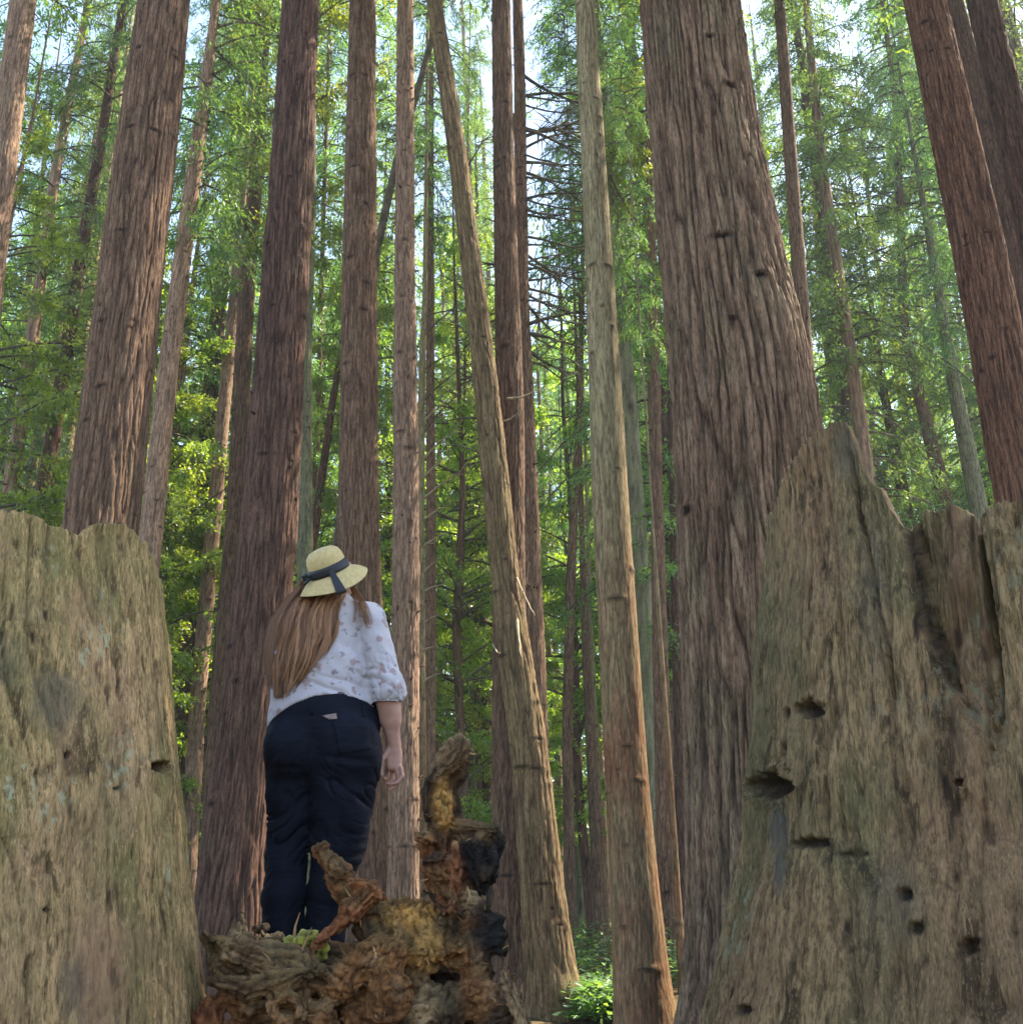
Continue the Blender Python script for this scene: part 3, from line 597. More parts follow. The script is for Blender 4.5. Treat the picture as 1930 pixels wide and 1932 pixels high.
def stump(name, label, mat, cx, cy, sil, top, dents, recess=None, seed=0, left=True, stains=(), redpatch=(), cracks=()):
    D = math.hypot(cx, cy); a0 = math.atan2(cx, cy)
    zt, rt_ = [], []
    for u, v in sil:
        d = ray(u, v); a = math.atan2(d[0], d[1]); dd = abs(a-a0); r = D*math.sin(dd); t = D*math.cos(dd); zt.append(CZ+t*d[2]/math.hypot(d[0], d[1])); rt_.append(r)
    o = np.argsort(zt); zt = np.array(zt)[o]; rt_ = np.array(rt_)[o]
    zt = np.concatenate([[-.2], zt]); rt_ = np.concatenate([[rt_[0]+(zt[1]+.2)*.16], rt_])
    tu = np.array([p[0] for p in top], float); tv = np.array([p[1] for p in top], float)
    front = math.atan2(-cy, -cx)
    th = np.concatenate([np.linspace(-1.95, 1.95, 560), np.linspace(1.99, 2*math.pi-1.99, 70)])+front
    nth = len(th); zs_rel = np.concatenate([np.linspace(0, 1, 470)])
    Rr = lambda z: np.interp(z, zt, rt_)
    z = np.full(nth, zt[-1])
    for it in range(12):
        r = Rr(z); x = cx+np.cos(th)*r; y = cy+np.sin(th)*r
        u, v = proj(np.stack([x, y, z], -1)); vt = np.interp(u, tu, tv)
        # height whose picture row is vt
        dv = (v-vt)*y/F*1.12; z = np.clip(z+np.clip(dv, -.3, .3), .8, 3.4)
    ztop = z.copy(); backm = np.abs(np.angle(np.exp(1j*(th-front)))) > 1.6
    back_h = np.percentile(ztop[~backm], 30)-.15
    w = sstep(1.35, 1.85, np.abs(np.angle(np.exp(1j*(th-front))))); ztop = ztop*(1-w)+back_h*w
    ztop = ztop+.018*pn(np.cos(th)*14, np.sin(th)*14, 3.3, seed)+.016*np.abs(pn(np.cos(th)*45, np.sin(th)*45, 1.3, seed))+.022*np.clip(pn(np.cos(th)*90, np.sin(th)*90, 2.3, seed), 0, 1)
    ZZ = -.15+(ztop[None, :]+.15)*zs_rel[:, None]; TH = np.broadcast_to(th, ZZ.shape)
    R0 = Rr(ZZ); c, s = np.cos(TH), np.sin(TH)
    X = cx+c*R0; Y = cy+s*R0
    U, Vv = proj(np.stack([X, Y, ZZ], -1).reshape(-1, 3)); U = U.reshape(ZZ.shape); Vv = Vv.reshape(ZZ.shape)
    fm = (np.abs(np.angle(np.exp(1j*(TH-front)))) < 1.6).astype(float)
    warp = .12*pn(c*2, s*2, ZZ*.8, seed+1)
    fib = fbm((c+warp)*22, (s+warp)*22, ZZ*2.0, 3, seed+2); fine = fbm(c*85, s*85, ZZ*7, 2, seed+3)
    big = fbm(c*3.2, s*3.2, ZZ*.55, 3, seed+4); rid = 1-np.abs(pn((c+warp)*11, (s+warp)*11, ZZ*.8, seed+6)); 
    disp = .032*big+.009*fib+.006*fine-.014*np.clip((rid-.93)/.07, 0, 1)**1.5
    chips = pn((c+warp)*34, (s+warp)*34, ZZ*9, seed+9)+.4*fine; chip2 = pn((c+warp)*62, (s+warp)*62, ZZ*14, seed+19)+.3*fine; disp = disp-.0055*sstep(.22, .30, chips)-.005*sstep(.26, .32, chip2)+.002*sstep(.25, .5, -chips)
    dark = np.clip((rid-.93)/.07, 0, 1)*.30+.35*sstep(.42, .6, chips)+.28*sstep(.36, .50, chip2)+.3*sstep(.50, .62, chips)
    red = np.zeros_like(dark); stain = np.zeros_like(dark)
    nz = fbm(U/17, Vv/22, seed*1.0, 4, seed+8)
    for (du, dv_, wu, wv, dep) in dents:
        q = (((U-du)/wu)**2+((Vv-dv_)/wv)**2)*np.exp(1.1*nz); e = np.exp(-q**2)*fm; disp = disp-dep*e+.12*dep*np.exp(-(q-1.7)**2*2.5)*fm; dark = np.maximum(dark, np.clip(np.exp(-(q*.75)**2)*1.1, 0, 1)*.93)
    for poly, wd, dep, dk in cracks:
        pu = np.interp(Vv, [p[1] for p in poly], [p[0] for p in poly]); inr = sstep(poly[0][1]-14, poly[0][1]+14, Vv)*sstep(poly[-1][1]+20, poly[-1][1]-20, Vv)
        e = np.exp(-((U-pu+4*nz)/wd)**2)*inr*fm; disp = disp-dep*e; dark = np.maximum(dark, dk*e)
    if recess:
        l = np.interp(Vv, recess['v'], recess['l']); r_ = np.interp(Vv, recess['v'], recess['r'])
        m_ = sstep(-3, 5, U-l+6*nz)*sstep(-7, 9, r_-U+10*nz)*fm*sstep(recess['v'][-1]+70, recess['v'][-1]-160, Vv+40*nz)
        disp = disp-recess['d']*m_+.05*fib*m_; red = np.maximum(red, np.clip(m_*(.15+.5*sstep(-.2, .4, fib)), 0, .9)*sstep(recess['redu']-40, recess['redu']+20, U))
    for (du, dv_, wu, wv, k) in stains:
        q = (((U-du)/wu)**2+((Vv-dv_)/wv)**2)*np.exp(.6*nz); stain = np.maximum(stain, k*np.exp(-q**2)*fm)
    for (du, dv_, wu, wv, k) in redpatch:
        q = (((U-du)/wu)**2+((Vv-dv_)/wv)**2)*np.exp(.9*nz); red = np.maximum(red, k*np.exp(-q**2)*fm)
    RR = R0+disp
    X = c*RR; Y = s*RR; V = [np.stack([X, Y, ZZ], -1).reshape(-1, 3)]; n = nth; rows = [ZZ.shape[0]]
    at = {'dark': [dark.ravel()], 'red': [red.ravel()], 'stain': [stain.ravel()]}
    # broken rim and rotten inside
    prevR = RR[-1]; zt_ = ztop.copy(); rows_n = ZZ.shape[0]
    steps = [(.012, -.002), (.028, -.012), (.045, -.06), (.06, -.14), (.10, -.25), (.15, -.45), (.3, -.6), (.6, -.65), (.95, -.66)]
    for k, (di, dz) in enumerate(steps):
        rn = np.maximum(prevR-di*(1+.35*pn(np.cos(th)*9, np.sin(th)*9, k*.7, seed+20)), .02) if di < .3 else prevR*(1-di)
        zn = zt_+dz+.02*pn(np.cos(th)*22, np.sin(th)*22, k*.5, seed+21)
        V.append(np.stack([np.cos(th)*rn, np.sin(th)*rn, zn], -1)); rows_n += 1
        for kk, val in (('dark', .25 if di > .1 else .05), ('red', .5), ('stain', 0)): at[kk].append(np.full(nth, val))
    V = np.vstack(V); i = np.arange(rows_n-1)[:, None]*n; j = np.arange(n)[None, :]; kk = (j+1) % n
    Q = np.stack([i+j, i+kk, i+n+kk, i+n+j], -1).reshape(-1, 4)
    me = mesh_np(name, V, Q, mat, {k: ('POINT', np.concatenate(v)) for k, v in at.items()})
    return thing(name, label, 'stump', (cx, cy, 0), me=me)

stump('tree_stump', 'huge pale tan stump with smooth wavy top edge and one small dark hole', M['stump_pale'], -2.35, 4.0,
      [(300, 1085), (306, 1160), (316, 1250), (326, 1350), (338, 1450), (352, 1550), (362, 1650), (374, 1750), (386, 1850), (396, 1932), (415, 2050)],
      [(-400, 955), (-100, 975), (0, 967), (30, 961), (58, 972), (95, 990), (125, 1003), (150, 1009), (168, 998), (195, 989), (225, 990), (250, 1003), (272, 1026), (288, 1050), (299, 1085), (320, 1180)],
      [(300, 1447, 17, 9, .07), (128, 1425, 5, 7, .02), (225, 1487, 8, 4, .015), (92, 1716, 6, 5, .02)], seed=31, redpatch=[(190, 1850, 50, 130, .75), (230, 1780, 90, 40, .45), (150, 1150, 30, 60, .4), (120, 1420, 20, 90, .35), (290, 1340, 20, 80, .3)],
      stains=[(105, 1320, 55, 60, .55), (60, 1150, 40, 40, .2), (140, 1860, 30, 60, .5), (15, 1250, 40, 60, .35)])
stump('broken_stump', 'tall broken stump with pointed peak, side hollows and black drip stain', M['stump_dark'], 1.95, 3.75,
      [(1448, 1000), (1441, 1120), (1424, 1250), (1417, 1400), (1404, 1500), (1396, 1600), (1371, 1700), (1346, 1830), (1320, 1932), (1290, 2050)],
      [(1300, 1100), (1438, 1012), (1447, 990), (1458, 965), (1470, 948), (1480, 905), (1490, 880), (1512, 850), (1540, 822), (1570, 800), (1590, 799), (1602, 830), (1612, 862), (1618, 892), (1640, 912), (1662, 934), (1680, 970), (1698, 1000), (1703, 1003), (1709, 975), (1716, 960), (1750, 950), (1790, 950), (1830, 965), (1850, 988), (1862, 968), (1885, 958), (1990, 950), (2300, 930)],
      [(1452, 1484, 33, 27, .09), (1524, 1338, 24, 15, .05), (1530, 1590, 30, 9, .03), (1806, 1476, 8, 7, .03), (1694, 1688, 14, 13, .035), (1716, 1752, 16, 12, .03), (1822, 1787, 15, 16, .04), (1600, 1610, 26, 5, .015), (1480, 1345, 6, 9, .02), (1395, 1905, 18, 9, .02)],
      recess=dict(v=[930, 1000, 1100, 1200, 1300, 1400], l=[1700, 1706, 1722, 1746, 1790, 1850], r=[1842, 1846, 1866, 1880, 1890, 1890], d=.10, redu=1770), seed=57,
      stains=[(1462, 1560, 22, 55, .8), (1464, 1640, 12, 45, .85), (1592, 850, 22, 60, .55), (1640, 1130, 30, 150, .35), (1680, 1700, 60, 80, .3)],
      redpatch=[(1722, 1020, 26, 50, .4), (1800, 985, 60, 25, .5), (1755, 1200, 45, 22, .45), (1820, 1350, 50, 120, .3), (1460, 1500, 30, 20, .4)],
      cracks=[([(1700, 985), (1708, 1050), (1722, 1120), (1748, 1210), (1788, 1300)], 6, .055, .9), ([(1600, 860), (1622, 1000), (1650, 1150), (1668, 1260), (1672, 1330)], 4, .03, .6), ([(1640, 930), (1660, 1060), (1676, 1200)], 3, .015, .3),
              ([(1545, 1340), (1552, 1450), (1556, 1600), (1560, 1760)], 5, .02, .45), ([(1470, 1530), (1480, 1640), (1475, 1740)], 3, .02, .4), ([(1530, 900), (1545, 1050), (1548, 1200)], 3, .012, .3), ([(1840, 960), (1850, 1060), (1872, 1180), (1884, 1300), (1886, 1360)], 7, .05, .6),
              ([(1580, 1500), (1590, 1700), (1600, 1932)], 4, .015, .35), ([(1800, 1500), (1830, 1700), (1850, 1932)], 4, .015, .3)])
print('stumps', time.time()-T0)

# ------------------------------------------------------------------ implicit solids
class Vol:
    def __init__(s, lo, hi, h):
        s.lo = np.array(lo, float); s.h = h; s.n = np.ceil((np.array(hi)-s.lo)/h).astype(int)+1
        s.F = np.full(s.n, .5, np.float32); s.ax = [(s.lo[i]+np.arange(s.n[i])*h).astype(np.float32) for i in range(3)]
    def sl(s, lo, hi):
        a = np.clip(np.floor((np.array(lo)-s.lo)/s.h).astype(int), 0, s.n-1); b = np.clip(np.ceil((np.array(hi)-s.lo)/s.h).astype(int)+1, 1, s.n)
        return tuple(slice(a[i], b[i]) for i in range(3))
    def grid(s, sl): return s.ax[0][sl[0]][:, None, None], s.ax[1][sl[1]][None, :, None], s.ax[2][sl[2]][None, None, :]
    def add(s, prim, k=.03, cut=False, m=.12):
        lo, hi, fn = prim; sl = s.sl(np.array(lo)-m, np.array(hi)+m); x, y, z = s.grid(sl)
        d = fn(x, y, z); f = s.F[sl]
        if cut: d = -d; h = np.clip(.5-.5*(f-d)/k, 0, 1); s.F[sl] = (f*(1-h)+d*h+k*h*(1-h))
        else: h = np.clip(.5+.5*(f-d)/k, 0, 1); s.F[sl] = f*(1-h)+d*h-k*h*(1-h)
def cone(a, b, ra, rb):
    a = np.array(a, float); b = np.array(b, float); ba = b-a; l2 = max(ba@ba, 1e-9); r = max(ra, rb)
    def fn(x, y, z):
        px, py, pz = x-a[0], y-a[1], z-a[2]; t = np.clip((px*ba[0]+py*ba[1]+pz*ba[2])/l2, 0, 1)
        return np.sqrt((px-ba[0]*t)**2+(py-ba[1]*t)**2+(pz-ba[2]*t)**2)-(ra+(rb-ra)*t)
    return np.minimum(a, b)-r, np.maximum(a, b)+r, fn
def ell(c, r, rot=0.0, tilt=0.0):
    c = np.array(c, float); r = np.array(r, float); R_ = r.max(); ca, sa = math.cos(rot), math.sin(rot); ct, st = math.cos(tilt), math.sin(tilt)
    def fn(x, y, z):
        px, py, pz = x-c[0], y-c[1], z-c[2]
        px, pz = px*ca+pz*sa, -px*sa+pz*ca                    # roll in the x-z plane
        py, pz = py*ct+pz*st, -py*st+pz*ct                    # pitch in the y-z plane
        k0 = np.sqrt((px/r[0])**2+(py/r[1])**2+(pz/r[2])**2); k1 = np.sqrt((px/r[0]**2)**2+(py/r[1]**2)**2+(pz/r[2]**2)**2)+1e-6
        return k0*(k0-1)/k1
    return c-R_, c+R_, fn
def nets(F, lo, h):
    s = F < 0; n = F.shape
    c = np.zeros(tuple(np.array(n)-1), np.int8)
    cor = [(i, j, k) for i in (0, 1) for j in (0, 1) for k in (0, 1)]
    for i, j, k in cor: c += s[i:n[0]-1+i, j:n[1]-1+j, k:n[2]-1+k]
    act = (c > 0) & (c < 8); idx = np.argwhere(act); vid = np.full(act.shape, -1, np.int64); vid[act] = np.arange(len(idx))
    acc = np.zeros((len(idx), 3)); cnt = np.zeros(len(idx))
    for ax in range(3):
        for a in (0, 1):
            for b in (0, 1):
                o0 = [0, 0, 0]; o = [i for i in range(3) if i != ax]; o0[o[0]] = a; o0[o[1]] = b; o1 = list(o0); o1[ax] = 1
                f0 = F[idx[:, 0]+o0[0], idx[:, 1]+o0[1], idx[:, 2]+o0[2]]; f1 = F[idx[:, 0]+o1[0], idx[:, 1]+o1[1], idx[:, 2]+o1[2]]
                m = (f0 < 0) != (f1 < 0); t = np.where(m, f0/(f0-f1+1e-12), 0)
                p = np.tile(np.array(o0, float), (len(idx), 1)); p[:, ax] += t; acc[m] += p[m]; cnt[m] += 1
    V = (idx+acc/cnt[:, None])*h+lo
    qs = []
    for ax in range(3):
        o = [i for i in range(3) if i != ax]
        a = [slice(1, n[i]-1) for i in range(3)]; a[ax] = slice(0, n[ax]-1); b = list(a); b[ax] = slice(1, n[ax])
        cr = np.argwhere(s[tuple(a)] != s[tuple(b)]); off = np.array([x.start for x in a]); e = cr+off; ins = s[e[:, 0], e[:, 1], e[:, 2]]
        def cell(d0, d1):
            q = e.copy(); q[:, o[0]] += d0; q[:, o[1]] += d1; return vid[q[:, 0], q[:, 1], q[:, 2]]
        q = np.stack([cell(-1, -1), cell(0, -1), cell(0, 0), cell(-1, 0)], -1)
        flip = ins if ax != 1 else ~ins
        q[~flip] = q[~flip][:, ::-1]; qs.append(q)
    return V, np.vstack(qs)
def vnormals(V, Q):
    a = V[Q[:, 2]]-V[Q[:, 0]]; b = V[Q[:, 3]]-V[Q[:, 1]]; fn = np.cross(a, b); n = np.zeros_like(V)
    for i in range(4): np.add.at(n, Q[:, i], fn)
    return n/(np.linalg.norm(n, axis=1)[:, None]+1e-12)
def relax(V, Q, it=2, lam=.5):
    for _ in range(it):
        s = np.zeros_like(V); c = np.zeros(len(V))
        for i in range(4):
            np.add.at(s, Q[:, i], V[Q[:, (i+1) % 4]]); np.add.at(s, Q[:, i], V[Q[:, (i+3) % 4]]); np.add.at(c, Q[:, i], 2)
        V = V+(s/np.maximum(c, 1)[:, None]-V)*lam
    return V

# ------------------------------------------------------------------ the gnarled root
GREY, BRN, OCH, RED, BLK, TAN, DKB = (.20, .118, .058), (.27, .122, .048), (.56, .285, .085), (.30, .115, .05), (.018, .017, .017), (.40, .27, .15), (.075, .045, .028)
MPX = 4.15/ray(700, 1750)[1]/F
RP = []; AXES = []
def rc(pts, y, col, k=.02, br=None):
    for (u0, v0, r0), (u1, v1, r1) in zip(pts[:-1], pts[1:]):
        y0, y1 = (y, y) if np.isscalar(y) else y
        RP.append((cone(P(u0, v0, y0), P(u1, v1, y1), r0*MPX, r1*MPX), col, k)); AXES.append(P(u1, v1, y1)-P(u0, v0, y0)+1e-4)
def re_(u, v, y, rx, rz, ry, col, rot=0, k=.02): RP.append((ell(P(u, v, y), (rx*MPX, ry*MPX, rz*MPX), rot), col, k)); AXES.append(None)
rc([(560, 2330, 200), (880, 2330, 200)], 4.5, BRN, .05); rc([(560, 2120, 150), (880, 2120, 160)], 4.45, BRN, .05)
rc([(470, 1990, 80), (920, 2000, 90)], 4.3, BRN, .03)
rc([(440, 1838, 60), (760, 1838, 66)], (4.75, 4.85), BRN, .03)
rc([(382, 1760, 5), (450, 1796, 32), (560, 1838, 48)], 4.02, GREY); rc([(385, 1765, 8), (420, 1825, 26), (500, 1878, 40)], 4.05, GREY)
rc([(430, 1782, 20), (555, 1792, 26)], 4.15, GREY); rc([(420, 1875, 16), (480, 1900, 28), (600, 1935, 40)], 4.0, BRN)
rc([(405, 1850, 14), (470, 1868, 20), (540, 1845, 16), (600, 1830, 12)], 3.93, GREY, .012)
rc([(400, 1900, 26), (395, 1960, 34)], 4.0, RED, .012)
for k in range(9):
    a0 = k/9*2*math.pi; a1 = (k+1)/9*2*math.pi
    rc([(542+32*math.cos(a0), 1903+24*math.sin(a0), 13), (542+32*math.cos(a1), 1903+24*math.sin(a1), 13)], 3.92, GREY if k % 2 else BRN, .008)
rc([(600, 1840, 66), (720, 1865, 84)], 4.2, BRN, .03); re_(715, 1808, 4.0, 60, 40, 26, BRN, .2); re_(735, 1880, 3.98, 46, 52, 24, BRN, -.3)
re_(640, 1850, 4.0, 42, 40, 26, BRN, .4); re_(600, 1800, 4.1, 40, 28, 30, DKB)
re_(768, 1742, 4.12, 66, 52, 40, OCH, .0, .012); re_(795, 1790, 4.08, 50, 46, 36, OCH, 0, .015); re_(735, 1770, 4.1, 40, 40, 30, OCH)
rc([(604, 1602, 19), (640, 1650, 26), (668, 1700, 28)], (4.12, 4.08), BRN, .015)
re_(606, 1598, 4.10, 20, 13, 18, BRN, .5, .008)
rc([(700, 1680, 24), (665, 1715, 24), (632, 1752, 13), (600, 1778, 14)], 4.02, RED, .012); rc([(680, 1700, 30), (712, 1760, 36)], 4.1, DKB, .02); rc([(668, 1665, 14), (700, 1668, 12), (722, 1690, 13)], 4.0, RED, .01)
rc([(860, 1720, 42), (835, 1640, 40), (822, 1592, 34)], (4.2, 4.15), RED, .02); re_(803, 1582, 4.08, 26, 15, 18, BRN, -.4, .008); re_(822, 1618, 4.04, 30, 12, 16, DKB, .3, .006); re_(826, 1650, 4.04, 32, 14, 16, BRN, -.3, .006)
rc([(858, 1590, 10), (864, 1640, 12), (856, 1700, 12), (840, 1722, 10)], 4.02, RED, .006); rc([(800, 1680, 8), (840, 1716, 12), (870, 1722, 10)], 4.03, DKB, .006)
rc([(812, 1590, 20), (850, 1562, 26), (905, 1574, 26)], 4.16, GREY, .015); rc([(885, 1592, 44), (924, 1588, 32)], 4.2, BLK, .012); rc([(932, 1566, 15), (938, 1592, 16), (918, 1640, 27), (905, 1676, 17)], 4.16, BLK, .02); rc([(866, 1562, 16), (925, 1568, 15)], 4.12, GREY, .008); rc([(890, 1600, 32), (902, 1655, 22)], 4.14, BLK, .01)
rc([(822, 1568, 12), (806, 1535, 12), (804, 1500, 12), (812, 1475, 13), (832, 1450, 16)], 4.1, DKB, .008)
rc([(830, 1456, 18), (850, 1434, 31), (864, 1416, 31)], 4.13, GREY, .015); rc([(864, 1410, 24), (868, 1400, 17)], 4.13, TAN, .006); re_(882, 1415, 4.15, 11, 14, 14, BLK, 0, .006); rc([(872, 1432, 20), (866, 1462, 20), (850, 1482, 15)], 4.17, DKB, .012)
rc([(834, 1472, 17), (832, 1510, 19), (842, 1545, 22)], 4.12, OCH, .012); rc([(848, 1480, 14), (862, 1530, 14), (868, 1560, 16)], 4.17, DKB, .012)
for u, v, r, c_ in [(905, 1718, 26, BLK), (935, 1742, 22, BLK), (925, 1778, 29, BLK), (948, 1795, 18, BLK), (896, 1765, 24, BLK), (948, 1765, 16, BLK), (915, 1745, 20, BLK), (850, 1745, 32, DKB), (835, 1770, 22, BRN), (870, 1800, 44, BRN), (880, 1700, 28, TAN), (860, 1762, 20, DKB), (885, 1735, 22, BRN), (905, 1815, 30, DKB), (800, 1900, 46, TAN), (850, 1905, 50, DKB), (900, 1880, 50, BRN), (930, 1920, 44, DKB), (780, 1850, 30, BRN), (690, 1925, 50, BRN), (760, 1935, 46, DKB)]:
    re_(u, v, 4.08, r, r*.85, r*.9, c_, u*.7, .008)
rc([(945, 1822, 9), (962, 1870, 13), (985, 1932, 15), (1000, 1990, 18)], 4.0, TAN, .006); rc([(968, 1835, 6), (975, 1880, 9), (1000, 1940, 12)], 4.06, TAN, .006)
rc([(460, 1714, 3), (457, 1740, 11), (455, 1775, 18)], 4.3, TAN, .006); rc([(436, 1744, 5), (440, 1775, 12)], 4.3, TAN, .006); re_(492, 1752, 4.35, 16, 13, 14, DKB, 0, .008); re_(520, 1768, 4.3, 22, 12, 16, TAN, 0, .01)
lo = P(365, 1800, 4.0); hi = P(1030, 1800, 4.0)
re_(850, 1840, 4.5, 90, 80, 50, DKB, 0); re_(700, 1850, 4.5, 120, 80, 50, DKB, 0)
vol = Vol((lo[0]-.06, 3.70, -.06), (hi[0]+.12, 5.0, CZ+.62), .0082)
for prim, col, k in RP: vol.add(prim, k)
vol.add(ell(P(822, 1838, 3.96), (38*MPX, .12, 27*MPX), .3), .012, True); vol.add(ell(P(855, 1812, 3.98), (18*MPX, .10, 12*MPX), .3), .01, True); vol.add(ell(P(625, 1880, 3.9), (26*MPX, .06, 12*MPX), .5), .012, True); vol.add(ell(P(700, 1735, 4.0), (17*MPX, .08, 15*MPX)), .012, True); vol.add(ell(P(480, 1925, 3.94), (30*MPX, .08, 14*MPX), .2), .012, True)
vol.F[:, :, 0] = .5; vol.F[:, 0, :] = .5; vol.F[:, -1, :] = .5
V, Q = nets(vol.F, vol.lo, vol.h)
nr = vnormals(V, Q)
x, y, z = V.T.astype(np.float32)
# colours from the nearest limb
Wt = np.zeros(len(V)); C = np.zeros((len(V), 3))
jit = .012*fbm(x*30, y*30, z*30, 2, 3)
for prim, col, k in RP:
    w = np.exp(-np.clip(prim[2](x, y, z)+jit, -.01, 1)/.010)+1e-9; Wt += w; C += w[:, None]*np.array(col)
C /= Wt[:, None]
best = np.full(len(V), 9.0); AX = np.zeros((len(V), 3)); PI_ = np.zeros(len(V)); EL_ = np.zeros(len(V)); rsr = np.random.RandomState(2)
for ip, (prim, col, k) in enumerate(RP):
    dd = prim[2](x, y, z)+jit; sel = dd < best; best = np.where(sel, dd, best); ext_ = prim[1]-prim[0]
    ax_ = AXES[ip] if AXES[ip] is not None else rsr.normal(0, 1, 3)*np.array([1.3, .2, .5]); ax_ = ax_/np.linalg.norm(ax_); AX[sel] = ax_; PI_[sel] = ip; EL_[sel] = 0 if AXES[ip] is not None else 1
wx = pn(x*5, y*5, z*5, 11); wz = pn(x*5, y*5, z*5, 12)
def fibre(fa, fl, sd_):
    al = x*AX[:, 0]+y*AX[:, 1]+z*AX[:, 2]; q = [(c_-AX[:, i]*al)*fa+AX[:, i]*al*fl for i, c_ in enumerate((x, y, z))]
    return pn(q[0]+PI_*3.7+wx*1.2, q[1]+wz*1.2, q[2]+wx, sd_)
g5 = pn(x*10+wx*2, y*10, z*10+wz*2, 28); g1 = pn(x*6+wx, y*6, z*6+wz, 18); f1 = fibre(26, 4, 14); f2 = fibre(62, 9, 19); g3 = pn(x*60, y*60, z*60, 15); g2 = pn(x*28+wx*2, y*28, z*28, 16)
och = np.clip((C[:, 0]-C[:, 2]-.12)/.25, 0, 1)
d = -.016*np.exp(-np.abs(g5)/.035)+.016*g1+(1-.7*och)*(1-.55*EL_)*(.010*f1-.017*np.exp(-np.abs(f1)/.08)+.005*f2-.006*np.exp(-np.abs(f2)/.13))+(.55+och+.5*EL_)*(.004*g3+.007*g2-.010*np.exp(-np.abs(g2)/.10))
up_side = sstep(.3, .8, nr[:, 2])*sstep(4.42, 4.52, y)                 # where she stands: trodden flat
d *= (1-.8*up_side)
V = V+nr*d[:, None]
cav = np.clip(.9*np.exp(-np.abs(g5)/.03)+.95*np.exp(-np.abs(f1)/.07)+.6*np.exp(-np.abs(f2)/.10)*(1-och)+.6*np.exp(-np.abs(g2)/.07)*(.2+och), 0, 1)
var = 1+.45*pn(x*13, y*13, z*13, 21)+.35*pn(x*45, y*45, z*45, 22)
blot = sstep(.12, .5, pn(x*8, y*8, z*8, 23))[:, None]*.5; C = C*(1-blot)+np.array(DKB)*blot
blot = sstep(.2, .5, pn(x*11, y*11, z*11, 26))[:, None]*.5*(C[:, :1] > .1); C = C*(1-blot)+np.array(TAN)*blot
gm = sstep(.15, .5, pn(x*5, y*5, z*5, 24)+.5*nr[:, 2])[:, None]*.35; C = C*(1-gm)+np.array((.15, .125, .055))*gm
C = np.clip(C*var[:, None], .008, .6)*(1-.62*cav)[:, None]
m, nt, out = newmat('root_wood')
c = attr(nt, 'Col', 'Color'); n1 = noise(nt, coords(nt, (1, 1, 1)), 55, 6, .7, .8); n2 = noise(nt, coords(nt, (1, 1, 1)), 160, 3, .6); n3 = noise(nt, coords(nt, (1, 1, 1)), 16, 5, .65, 1.2)
c = mix(nt, 1.0, c, ramp(nt, n1, [(.25, (.35, .32, .3)), (.5, (1, 1, 1)), (.75, (1.5, 1.35, 1.2))]), 'MULTIPLY')
bb = bump(nt, n3, .8, .03); bb = bump(nt, n1, .8, .012, bb); bb = bump(nt, n2, .6, .004, bb); pbsdf(nt, out, c, .85, bb, .2); M['root'] = m
o_ = np.array([P(680, 1800, 4.3)[0], 4.3, 0.0])
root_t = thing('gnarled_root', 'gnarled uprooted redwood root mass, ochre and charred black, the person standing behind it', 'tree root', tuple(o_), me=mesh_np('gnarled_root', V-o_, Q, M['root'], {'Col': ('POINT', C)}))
rs9 = np.random.RandomState(12); mb = MB(); cand = np.where((nr[:, 1] < -.1) & (V[:, 2] > .85))[0]
for k in range(150):
    i = rs9.choice(cand); p0 = V[i]; dr_ = nr[i]*.6+rs9.normal(0, .5, 3)+np.array([0, 0, .25]); l = rs9.uniform(.015, .055); r0 = rs9.uniform(.0015, .006)
    mb.tube([p0-nr[i]*.012, p0+dr_*l*.5, p0+dr_*l+rs9.normal(0, .1, 3)*l], [r0*1.3, r0*.8, r0*.25], 5, 0, rs9.rand())
mb.v = [v-o_ for v in mb.v]
m, nt, out = newmat('splinter'); c = ramp(nt, attr(nt, 'tone'), [(0, (.05, .028, .018)), (.5, (.24, .12, .055)), (1, (.42, .27, .13))]); pbsdf(nt, out, c, .9)
so = link('splinters', mb.mesh('splinters', m), root_t); so['kind'] = 'stuff'
# moss clump
mv = Vol(P(535, 1815, 4.0)-.1, P(625, 1740, 4.0)+.12, .006)
for u, v, r in [(560, 1792, 20), (582, 1776, 22), (598, 1788, 20), (575, 1802, 22), (604, 1804, 14), (550, 1778, 12), (590, 1762, 10)]: mv.add(ell(P(u, v, 4.06), (r*MPX*1.05, r*MPX*.8, r*MPX*.85)), .01)
V, Q = nets(mv.F, mv.lo, mv.h); nr = vnormals(V, Q); x, y, z = V.T.astype(np.float32); g = pn(x*70, y*70, z*70, 4)+.6*pn(x*140, y*140, z*140, 5); g1 = pn(x*28, y*28, z*28, 7); V = V+nr*(.012*g+.016*g1)[:, None]
cc = np.clip(.38+.7*g+.5*g1, 0, 1)
m, nt, out = newmat('moss'); c = ramp(nt, attr(nt, 'tone'), [(0, (.03, .035, .008)), (.5, (.20, .19, .028)), (1, (.42, .38, .07))]); pbsdf(nt, out, c, .95, bump(nt, noise(nt, coords(nt, (1, 1, 1)), 220, 3), .8, .004), .1, .2)
link('moss_clump', mesh_np('moss_clump', V-o_, Q, m, {'tone': ('POINT', cc)}), root_t)
print('root', time.time()-T0)
